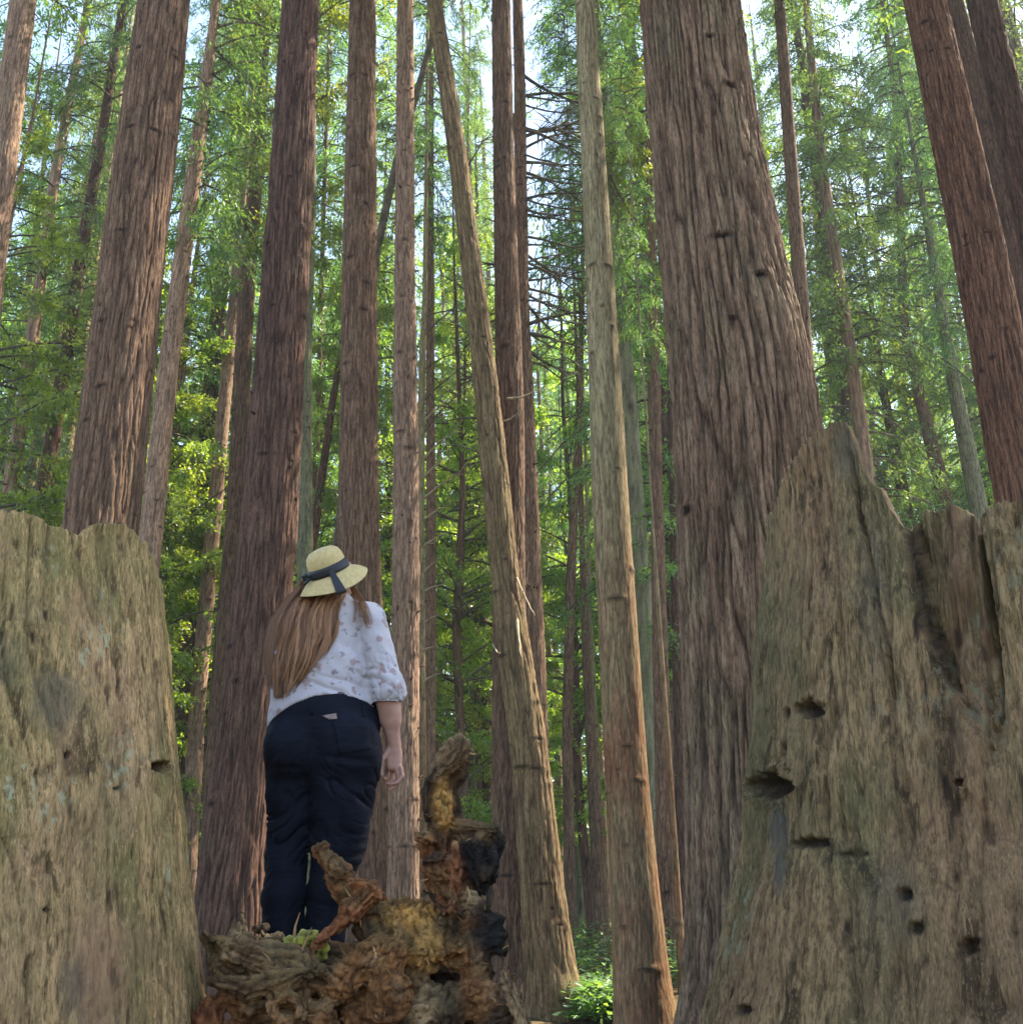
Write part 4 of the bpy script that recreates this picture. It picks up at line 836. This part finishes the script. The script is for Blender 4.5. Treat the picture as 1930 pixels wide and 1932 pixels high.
# ------------------------------------------------------------------ person
J = P
PO = np.array([J(580, 1775, 4.72)[0], 4.72, J(580, 1775, 4.72)[2]])
person = thing('person', 'person seen from behind in straw hat, floral white blouse and dark jeans, looking up', 'person', tuple(PO))
def pv(h): return Vol(J(470, 1790, 4.4)*np.array([1, 0, 1])+np.array([-.04, 4.34, -.02]), np.array([J(775, 1400, 4.7)[0]+.03, 5.12, J(600, 1020, 4.7)[2]]), h)
torso = [(ell(J(602, 1205, 4.735), (.205, .135, .19)), .05), (ell(J(600, 1275, 4.74), (.235, .155, .17)), .06), (ell(J(604, 1335, 4.75), (.245, .165, .14)), .06),
         (cone(J(540, 1172, 4.75), J(688, 1162, 4.72), .065, .068), .06), (ell(J(606, 1240, 4.84), (.17, .12, .15)), .06)]
hips = [(ell(J(608, 1372, 4.74), (.262, .185, .15)), .05), (ell(J(552, 1412, 4.65), (.130, .125, .135)), .035), (ell(J(660, 1412, 4.64), (.140, .135, .15)), .035)]
legs = [(cone(J(550, 1440, 4.74), J(543, 1600, 4.76), .138, .092), .03), (cone(J(543, 1600, 4.76), J(536, 1690, 4.72), .092, .092), .03), (cone(J(536, 1690, 4.72), J(534, 1775, 4.72), .092, .088), .02),
        (cone(J(650, 1440, 4.70), J(640, 1590, 4.72), .165, .120), .03), (cone(J(640, 1590, 4.72), J(622, 1680, 4.70), .115, .090), .03), (cone(J(622, 1680, 4.70), J(612, 1775, 4.70), .090, .086), .02)]
SR, ER, WR = J(700, 1168, 4.72), J(732, 1308, 4.70), J(743, 1404, 4.74)
SL, EL, WL = J(524, 1178, 4.77), J(508, 1310, 4.80), J(522, 1375, 5.00)
def clip_cut(vol, fn, keep_above=True):
    x, y, z = vol.grid((slice(None),)*3); c = fn(x, y); vol.F = np.maximum(vol.F, np.broadcast_to((c-z) if keep_above else (z-c), vol.F.shape).astype(np.float32))
def finish(vol, name, disp, mat, it=1, attrs=None, cols=None):
    for a in range(3):
        s = [slice(None)]*3; s[a] = 0; vol.F[tuple(s)] = .5; s[a] = -1; vol.F[tuple(s)] = .5
    V, Q = nets(vol.F, vol.lo, vol.h); V = relax(V, Q, it); n_ = vnormals(V, Q)
    if disp: V = V+n_*disp(*V.T.astype(np.float32), n_.T)[:, None]
    return V, Q, link(name, mesh_np(name, V-PO, Q, mat, cols(V) if cols else None), person)
# body, one surface with head, neck, arms and hands
vb = pv(.0055)
for pr_, off in ((torso+hips, .022), (legs, .036)):
    for (lo, hi, fn), k in pr_: vb.add((lo, hi, lambda x, y, z, fn=fn, off=off: fn(x, y, z)+off), k)
HC = J(630, 1084, 4.68); fd = np.array([.45, .78, .42]); fd /= np.linalg.norm(fd); ru = np.array([-.18, -.40, .9]); ru -= fd*(ru@fd); ru /= np.linalg.norm(ru); fr = np.cross(fd, ru)
vb.add(cone(J(622, 1160, 4.72), HC-ru*.06, .062, .055), .03); vb.add(ell(HC, (.080, .094, .108)), .02); vb.add(ell(HC+fd*.045-ru*.05, (.055, .06, .06)), .03)
vb.add(cone(HC+fd*.088+ru*.012, HC+fd*.112-ru*.022, .008, .013), .012); vb.add(cone(HC+fd*.078+ru*.028-fr*.035, HC+fd*.078+ru*.028+fr*.035, .014, .014), .012)
vb.add(cone(HC+fd*.094-ru*.052-fr*.018, HC+fd*.094-ru*.052+fr*.018, .007, .007), .006); vb.add(cone(HC+fd*.080-ru*.092, HC+fd*.084-ru*.088, .022, .02), .02)
for s_ in (-1, 1): vb.add(ell(HC+fr*s_*.082-ru*.01, (.012, .02, .030)), .008); vb.add(ell(HC+fd*.088+ru*.010+fr*s_*.032, (.014, .012, .009)), .006, True)
for S_, E_, W_ in ((SR, ER, WR), (SL, EL, WL)):
    vb.add(cone(S_, E_, .058, .049), .03); vb.add(cone(E_, W_, .051, .031), .02); vb.add(cone(E_+(W_-E_)*.1, E_+(W_-E_)*.5, .053, .046), .02)
def hand(vol, W_, pts, palm, thumb):
    vol.add(cone(W_, palm[0], .030, .024), .015); vol.add(cone(palm[0]+palm[2], palm[1]+palm[2], .020, .016), .014); vol.add(cone(palm[0]-palm[2], palm[1]-palm[2], .020, .015), .014); vol.add(cone(palm[0], palm[1], .020, .017), .012)
    for f in pts:
        rr = [.0100, .0092, .0084, .0070]
        for i in range(3): vol.add(cone(f[i], f[i+1], rr[i], rr[i+1]), .004, m=.03)
    for i in range(3): vol.add(cone(thumb[i], thumb[i+1], [.014, .011, .0098][i], [.011, .0098, .008][i]), .008 if i == 0 else .004, m=.03)
palm = (J(743, 1418, 4.735), J(744, 1448, 4.725), np.array([.018, .004, 0]))
fing = [[J(757, 1448, 4.715), J(760, 1464, 4.705), J(750, 1476, 4.695), J(739, 1479, 4.69)], [J(749, 1452, 4.72), J(753, 1471, 4.712), J(745, 1485, 4.705), J(735, 1490, 4.70)],
        [J(740, 1452, 4.735), J(741, 1470, 4.74), J(735, 1480, 4.735), J(728, 1477, 4.725)], [J(732, 1448, 4.75), J(731, 1462, 4.76), J(726, 1470, 4.75), J(722, 1466, 4.74)]]
hand(vb, WR, fing, palm, [J(733, 1416, 4.72), J(722, 1432, 4.70), J(718, 1450, 4.695), J(721, 1463, 4.69)])
dl = WL-WR; mir = lambda p: np.array([2*WR[0]-p[0], p[1], p[2]])+dl
hand(vb, WL, [[mir(p) for p in f] for f in fing], (mir(palm[0]), mir(palm[1]), palm[2]), [mir(p) for p in (J(733, 1416, 4.72), J(722, 1432, 4.70), J(718, 1450, 4.695), J(721, 1463, 4.69))])
m, nt, out = newmat('skin'); c = ramp(nt, noise(nt, coords(nt, (1, 1, 1)), 14, 4), [(.3, (.30, .145, .11)), (.7, (.42, .235, .18))]); p_ = pbsdf(nt, out, c, .55, bump(nt, noise(nt, coords(nt, (1, 1, 1)), 260, 3), .3, .001), .35); p_.inputs['Subsurface Weight'].default_value = .12; p_.inputs['Subsurface Radius'].default_value = (.012, .005, .003); M['skin'] = m
Vb, Qb, body = finish(vb, 'body', None, M['skin'], 1)
# blouse
vs = pv(.006)
for (lo, hi, fn), k in torso+hips[:1]: vs.add((lo, hi, lambda x, y, z, fn=fn: fn(x, y, z)-.004), k)
vs.add(cone(J(622, 1165, 4.73), J(640, 1138, 4.71), .095, .055), .04)
vs.add(cone(SR, ER, .070, .076), .022); vs.add(ell(ER+np.array([.004, 0, .025]), (.080, .085, .085)), .03); vs.add(cone(SL, EL, .068, .064), .02); vs.add(ell(EL+np.array([.004, .0, -.03]), (.066, .075, .10)), .03)
cu = [(470, 1388), (497, 1380), (512, 1362), (530, 1346), (562, 1328), (600, 1315), (650, 1312), (690, 1322), (704, 1336), (722, 1334), (745, 1326), (766, 1313), (790, 1310)]
cx_ = np.array([P(u, v, 4.62)[0] for u, v in cu]); cz_ = np.array([P(u, v, 4.62)[2] for u, v in cu])
def hem(x, y): return np.interp(x[:, 0, 0], cx_, cz_)[:, None, None]+0*y+.05*np.clip(4.75-y, -.2, .1)*0
clip_cut(vs, hem)
vs.add(cone(ER+np.array([0, 0, -.06]), ER+np.array([.0, 0, .03]), .058, .05), .01, True)
# crease between sleeve and back
vs.add(cone(J(676, 1180, 4.585), J(690, 1300, 4.60), .010, .014), .03, True); vs.add(cone(J(655, 1168, 4.575), J(678, 1195, 4.585), .005, .009), .02, True)
def fold_b(x, y, z, n):
    u, v = proj(np.stack([x, y, z], -1)); back = sstep(4.85, 4.7, y)
    w = pn(x*5, y*5, z*5, 31)
    f = .010*pn(x*11+w, y*11, z*9+w*2, 32)+.004*pn(x*26+w*2, y*26, z*16, 33)
    q = pn(x*3.2+.5*w, y*3, z*30+w*3+x*9, 34); band = np.exp(-((v-(1292-.00035*(u-640)**2*10))/26)**2)*sstep(760, 690, u)
    f = f-.014*np.exp(-np.abs(q)/.22)*band*back+.006*q*band
    q2 = pn(x*20+z*14+w, y*14, z*9-x*16, 35); sl_ = sstep(690, 705, u)
    f = f-.009*np.exp(-np.abs(q2)/.22)*sl_*sstep(1190, 1290, v)-.007*np.exp(-np.abs(q2)/.25)*np.exp(-((u-672)/24)**2)*sstep(1160, 1190, v)*sstep(1310, 1270, v)
    return f
m, nt, out = newmat('floral_cloth')
tc = coords(nt, (1, 1, 1)); wn = nt.nodes.new('ShaderNodeTexNoise'); wn.inputs['Scale'].default_value = 34; wn.inputs['Detail'].default_value = 3; nt.links.new(tc, wn.inputs['Vector'])
vm = nt.nodes.new('ShaderNodeVectorMath'); vm.operation = 'MULTIPLY_ADD'; vm.inputs[1].default_value = (.05, .05, .05); nt.links.new(wn.outputs['Color'], vm.inputs[0]); nt.links.new(tc, vm.inputs[2])
def blot(scale, thr):
    vo = N(nt, 'ShaderNodeTexVoronoi', Scale=scale, Randomness=1.0); nt.links.new(vm.outputs[0], vo.inputs['Vector']); return ramp(nt, vo.outputs['Distance'], [(thr-.05, (1, 1, 1)), (thr+.03, (0, 0, 0))])
c = mix(nt, blot(14, .27), (.40, .375, .41), (.30, .215, .22)); 
k2 = mix(nt, 1.0, blot(20, .30), ramp(nt, noise(nt, tc, 30, 4), [(.46, (0,)*3), (.56, (1,)*3)]), 'MULTIPLY'); c = mix(nt, k2, c, (.20, .17, .19))
pbsdf(nt, out, c, .8, bump(nt, noise(nt, tc, 45, 4, .6), .5, .006), .2, .2); M['blouse'] = m
Vs, Qs, blouse = finish(vs, 'blouse', fold_b, M['blouse'], 1)
# jeans
vj = pv(.006)
for (lo, hi, fn), k in hips+legs+torso[2:3]: vj.add((lo, hi, lambda x, y, z, fn=fn: fn(x, y, z)+.002), k)
zw = P(640, 1304, 4.6)[2]; clip_cut(vj, lambda x, y: zw+0*x+0*y, False)
vj.add(cone(J(600, 1370, 4.50), J(598, 1450, 4.545), .002, .012), .05, True)
vj.add(cone(J(582, 1470, 4.585), J(580, 1770, 4.62), .010, .012), .012, True)
def fold_j(x, y, z, n):
    u, v = proj(np.stack([x, y, z], -1)); w = pn(x*4, y*4, z*4, 41)
    right = sstep(575, 590, u); tilt = np.where(u > 580, -.30, .55)
    q = pn(x*4+w, y*4, (z-x*tilt)*15+w*2.5, 42); q2 = pn(x*6+w, y*6, (z-x*tilt)*30+w*3, 43); mk = sstep(-.25, .3, pn(x*5, y*5, z*9, 47)); mk2 = sstep(-.1, .35, pn(x*7, y*7, z*12, 48))
    reg = .35+.9*np.exp(-((v-1500)/40)**2)+1.1*np.exp(-((v-1590)/48)**2); reg = reg*sstep(1425, 1470, v)*sstep(1720, 1640, v)+.12
    f = -.013*np.exp(-np.abs(q)/.10)*(reg+.15)*mk*1.15-.008*np.exp(-np.abs(q2)/.12)*reg*mk2+.007*q*reg+.003*pn(x*9, y*9, z*9, 44)
    cr = .008*np.exp(-((v-(1432+.10*(u-660)))/7)**2)*sstep(598, 625, u)*sstep(715, 690, u)+.008*np.exp(-((v-1450-.0*(u))/8)**2)*sstep(500, 520, u)*sstep(575, 555, u)
    return f-cr*sstep(4.8, 4.7, y)
m, nt, out = newmat('denim'); tc = coords(nt, (1, 1, 1)); c = ramp(nt, noise(nt, tc, 9, 5), [(.3, (.0028, .0034, .007)), (.7, (.0075, .0095, .019))]); c = mix(nt, ramp(nt, noise(nt, coords(nt, (1, 1, .3)), 380, 2), [(.45, (0,)*3), (.7, (.5,)*3)]), c, (.011, .013, .022))
bb = bump(nt, noise(nt, coords(nt, (.5, .5, 1.6)), 26, 4, .55, .5), .45, .010); bb = bump(nt, noise(nt, tc, 420, 2), .35, .001, bb); pbsdf(nt, out, c, .85, bb, .12); M['denim'] = m
Vj, Qj, jeans = finish(vj, 'jeans', fold_j, M['denim'], 1)
from mathutils.bvhtree import BVHTree
bvj = BVHTree.FromPolygons([tuple(v) for v in Vj], [tuple(int(i) for i in q) for q in Qj])
bvs = BVHTree.FromPolygons([tuple(v) for v in Vs], [tuple(int(i) for i in q) for q in Qs])
bvb = BVHTree.FromPolygons([tuple(v) for v in Vb], [tuple(int(i) for i in q) for q in Qb])
CO = Vector((0, 0, CZ))
def patch(name, corners, mat, th=.004, n=14, parent=None):
    c = np.array(corners, float); s, t = np.meshgrid(np.linspace(0, 1, n), np.linspace(0, 1, n))
    uv = (1-s)[..., None]*(1-t)[..., None]*c[0]+s[..., None]*(1-t)[..., None]*c[1]+s[..., None]*t[..., None]*c[2]+(1-s)[..., None]*t[..., None]*c[3]
    pts = np.zeros((n, n, 3))
    for i in range(n):
        for j in range(n):
            d = Vector(ray(*uv[i, j])).normalized(); h = bvj.ray_cast(CO, d); p = h[0] if h[0] else CO+d*4.6
            pts[i, j] = np.array(p)
    g = pts.reshape(-1, 3); dirs = g-np.array(CO); dirs /= np.linalg.norm(dirs, axis=1)[:, None]; A = g-dirs*th; B = g+dirs*.004
    i = np.arange(n-1)[:, None]*n+np.arange(n-1)[None, :]; q = np.stack([i, i+n, i+n+1, i+1], -1).reshape(-1, 4); m2 = n*n
    rim = list(range(n))+[k*n+n-1 for k in range(1, n)]+[(n-1)*n+k for k in range(n-2, -1, -1)]+[k*n for k in range(n-2, 0, -1)]
    rq = [[rim[k], rim[(k+1) % len(rim)], rim[(k+1) % len(rim)]+m2, rim[k]+m2] for k in range(len(rim))]
    return link(name, mesh_np(name, np.vstack([A, B])-PO, np.vstack([q, q[:, ::-1]+m2, np.array(rq)]), mat), parent or person)
pk = patch('pocket', [(628, 1364), (699, 1368), (701, 1412), (640, 1424)], M['denim'], .004)
m, nt, out = newmat('label_leather'); pbsdf(nt, out, ramp(nt, noise(nt, coords(nt, (1, 1, 1)), 90, 3), [(.3, (.15, .11, .10)), (.7, (.25, .19, .18))]), .7); 
patch('label_patch', [(607, 1350), (635, 1345), (637, 1356), (622, 1357)], m, .005, 8)
for c_ in ([(586, 1327), (592, 1327), (592, 1348), (586, 1348)], [(684, 1330), (690, 1331), (691, 1352), (685, 1351)]): patch('belt_loop', c_, M['denim'], .007, 5)
# shoes
m, nt, out = newmat('shoe'); pbsdf(nt, out, (.03, .028, .027), .6)
for bx_, by_ in ((J(534, 1775, 4.72)[0], 4.74), (J(612, 1775, 4.70)[0], 4.73)):
    o3 = np.array([bx_, by_, PO[2]-.02]); v3 = Vol(o3+[-.09, -.13, -.03], o3+[.10, .26, .12], .006)
    v3.add(cone(o3+[0, -.05, .035], o3+[.01, .05, .035], .042, .042), .01); v3.add(cone(o3+[.01, .05, .035], o3+[.02, .17, .022], .044, .034), .02); v3.add(cone(o3+[0, -.03, .04], o3+[0, -.02, .09], .042, .040), .02)
    x, y, z = v3.grid((slice(None),)*3); v3.F = np.maximum(v3.F, np.broadcast_to(o3[2]+.0-z, v3.F.shape).astype(np.float32))
    V, Q = nets(v3.F, v3.lo, v3.h); link('shoe', mesh_np('shoe', V-PO, Q, m), person)
# hat
HA = np.array([-.33, -.46, .82]); HA /= np.linalg.norm(HA); HX = np.cross([0, 1.0, 0], HA); HX /= np.linalg.norm(HX); HY = np.cross(HA, HX)
HB = J(623, 1080, 4.655)
def hatp(r, h, ph): return HB+HX*(r*math.cos(ph))+HY*(r*1.08*math.sin(ph))+HA*h
prof = [(.0, .118), (.030, .117), (.058, .110), (.076, .094), (.085, .070), (.088, .040), (.090, .012), (.093, .000), (.108, -.008), (.128, -.022), (.146, -.038), (.160, -.054), (.163, -.056), (.161, -.059), (.145, -.043), (.127, -.027), (.106, -.013), (.090, -.006), (.086, .012), (.083, .040), (.080, .068), (.0, .100)]
def brimwave(ph, r): return .012*math.sin(2*ph+.6)*max(0, (r-.10)/.06)
def lathe(name, prof, n, mat, parent, ph0=0, ph1=2*math.pi, off=0.0, closed=True):
    V = []; k = n if closed else n+1
    for r, h in prof:
        for i in range(k):
            ph = ph0+(ph1-ph0)*i/n; V.append(hatp(r+off, h+brimwave(ph, r), ph))
    Q = []
    for a in range(len(prof)-1):
        for i in range(n):
            j = (i+1) % k; Q.append([a*k+i, a*k+j, (a+1)*k+j, (a+1)*k+i])
    return link(name, mesh_np(name, np.array(V)-PO, Q, mat), parent)
m, nt, out = newmat('straw'); tc = coords(nt, (1, 1, 1)); wv = N(nt, 'ShaderNodeTexWave', Scale=120.0, Distortion=2.0); wv.bands_direction = 'DIAGONAL'; nt.links.new(coords(nt, (1, .4, 1)), wv.inputs['Vector'])
c = ramp(nt, noise(nt, tc, 60, 4), [(.3, (.43, .32, .14)), (.7, (.56, .44, .215))]); c = mix(nt, ramp(nt, wv.outputs['Fac'], [(.2, (.25,)*3), (.6, (0,)*3)]), c, (.33, .24, .11))
pbsdf(nt, out, c, .7, bump(nt, wv.outputs['Fac'], .5, .002), .3); 
hat = lathe('straw_hat', prof, 72, m, person)
m, nt, out = newmat('black_ribbon'); pbsdf(nt, out, (.018, .020, .026), .55, bump(nt, noise(nt, coords(nt, (1, 1, 1)), 60, 3), .4, .003), .3); RB = m
lathe('hat_band', [(.0885, .043), (.0915, .043), (.0935, .030), (.0955, .016), (.0965, .002), (.0915, .002)], 72, RB, hat)
# ribbon tail over the brim and the bow
phr = -1.42
lathe('ribbon', [(r, h) for r, h in [(.094, .030), (.098, .006), (.110, -.004), (.128, -.018), (.146, -.034), (.162, -.050), (.167, -.068), (.163, -.072), (.160, -.055), (.146, -.037)]], 6, RB, hat, phr-.14, phr+.12, .002, False)
mb = MB(); pb = hatp(.098, .014, math.pi+.45)
mb.tube([pb, pb+np.array([-.018, -.012, .012]), pb+np.array([-.034, -.01, .004]), pb+np.array([-.022, -.012, -.008]), pb], [.008, .011, .009, .010, .007], 8)
mb.tube([pb, pb+np.array([-.012, -.016, -.020]), pb+np.array([-.026, -.014, -.034])], [.008, .009, .005], 8)
mb.v = [v-PO for v in mb.v]; link('bow', mb.mesh('bow', RB), hat)
# eyes
m, nt, out = newmat('eye'); pbsdf(nt, out, (.6, .58, .55), .2)
for s_ in (-1, 1):
    c0 = HC+fd*.078+ru*.010+fr*s_*.032; V = []; n = 12
    for i in range(7):
        for j in range(n):
            a = math.pi*i/6; b = 2*math.pi*j/n; V.append(c0+np.array([math.sin(a)*math.cos(b), math.sin(a)*math.sin(b), math.cos(a)])*.012)
    link('eye', mesh_np('eye', np.array(V)-PO, [[i*n+j, i*n+(j+1) % n, (i+1)*n+(j+1) % n, (i+1)*n+j] for i in range(6) for j in range(n)], m), person)
# hair
rs = np.random.RandomState(4)
lv_, lu_ = [1085, 1115, 1129, 1169, 1210, 1248, 1310], [572, 560, 548, 527, 519, 516, 519]
rv_, ru_ = [1085, 1110, 1150, 1208, 1240, 1268, 1310], [662, 655, 634, 627, 612, 592, 560]
mb = MB()
def backy(u, v):
    d = Vector(ray(u, v)).normalized(); best = 1e9
    for b in (bvs, bvb):
        h = b.ray_cast(CO, d)
        if h[0] is not None: best = min(best, h[0].y)
    return best
gu = np.arange(470, 740, 9.0); gv = np.arange(1080, 1325, 9.0); BY = np.array([[backy(u, v) for u in gu] for v in gv]); BY[BY > 1e8] = 4.72
def by(u, v):
    fu = np.clip((np.asarray(u)-gu[0])/9.0, 0, len(gu)-1.001); fv = np.clip((np.asarray(v)-gv[0])/9.0, 0, len(gv)-1.001); i = fu.astype(int); j = fv.astype(int); a = fu-i; b = fv-j
    return (BY[j, i]*(1-a)+BY[j, i+1]*a)*(1-b)+(BY[j+1, i]*(1-a)+BY[j+1, i+1]*a)*b
nclump = 70; ca_ = np.sort(rs.rand(nclump)); ctone = rs.rand(nclump); cend = rs.normal(0, 22, nclump); cw = rs.normal(0, 8, nclump); cph = rs.rand(nclump)*6
for k in range(2700):
    ci = rs.randint(nclump); a = np.clip(ca_[ci]+rs.normal(0, .018), 0, 1); v1 = np.interp(a, [0, .3, .6, 1], [1304, 1300, 1262, 1215])+cend[ci]+rs.normal(0, 7); v1 = min(v1, 1316)
    v0 = rs.uniform(1086, 1112); n = 16; v = np.linspace(v0, v1, n); s = np.linspace(0, 1, n)
    ul = np.interp(v, lv_, lu_); ur = np.interp(v, rv_, ru_); conv = ca_[ci]
    aa = a*(1-s*.55)+(conv*(s*.55)); u = ul+(ur-ul)*aa+cw[ci]*s*np.sin(s*3+cph[ci])+rs.normal(0, 1.0)*s+3.2*np.sin(s*6+cph[ci])+1.2*np.sin(s*15+cph[ci]*3)
    yy = by(u, v); yy = np.minimum(yy, 4.70)
    lay = (.006+.026*((ctone[ci]*7.3) % 1))*rs.uniform(.6, 1.1)*(1-.35*s)
    ysm = yy.copy()
    for _ in range(3): ysm = np.minimum(ysm, np.convolve(np.pad(ysm, 1, 'edge'), [.25, .5, .25], 'valid'))
    yv = ysm-lay; pts = np.array([P(u[i], v[i], yv[i]) for i in range(n)])-PO
    mb.tube(pts, np.concatenate([np.linspace(.0016, .0021, n-5), np.linspace(.0019, .0006, 5)]), 3, 0, np.clip(ctone[ci]*.75+rs.rand()*.25, 0, 1), False)
# lock over the shoulder and loose wisps
for k in range(60):
    n = 10; s = np.linspace(0, 1, n); e = rs.normal(-3, 8); v = 1092+(1168-1092+rs.normal(0, 8))*s; u = np.interp(s, [0, .3, .7, 1], [655, 672, 688, 692])+e*s+rs.normal(0, 1.5)
    yy = np.minimum(by(u, v)-.010-rs.rand()*.01, 4.66); pts = np.array([P(u[i], v[i], yy[i]) for i in range(n)])-PO; mb.tube(pts, np.linspace(.0016, .0007, n), 3, 0, rs.rand()*.6+.2, False)
for k in range(420):
    n = 12; s = np.linspace(0, 1, n); e = rs.uniform(-26, -2); v = 1105+(rs.uniform(1190, 1300)-1105)*s; u = np.interp(v, lv_, lu_)+e*s*np.sin(s*2.2+.4)+rs.normal(0, 2)
    yy = np.minimum(by(u, v)-.012, 4.64); pts = np.array([P(u[i], v[i], yy[i]) for i in range(n)])-PO; mb.tube(pts, np.linspace(.0013, .0005, n), 3, 0, rs.rand()*.5, False)
m, nt, out = newmat('hair'); c = ramp(nt, attr(nt, 'tone'), [(0, (.05, .024, .014)), (.35, (.19, .088, .044)), (.8, (.34, .17, .085)), (1, (.46, .27, .15))]); pbsdf(nt, out, mix(nt, 1.0, c, (1.02, 1.02, 1.0), 'MULTIPLY'), .5, None, .35)
link('hair', mb.mesh('hair', m), person)
print('person', time.time()-T0)
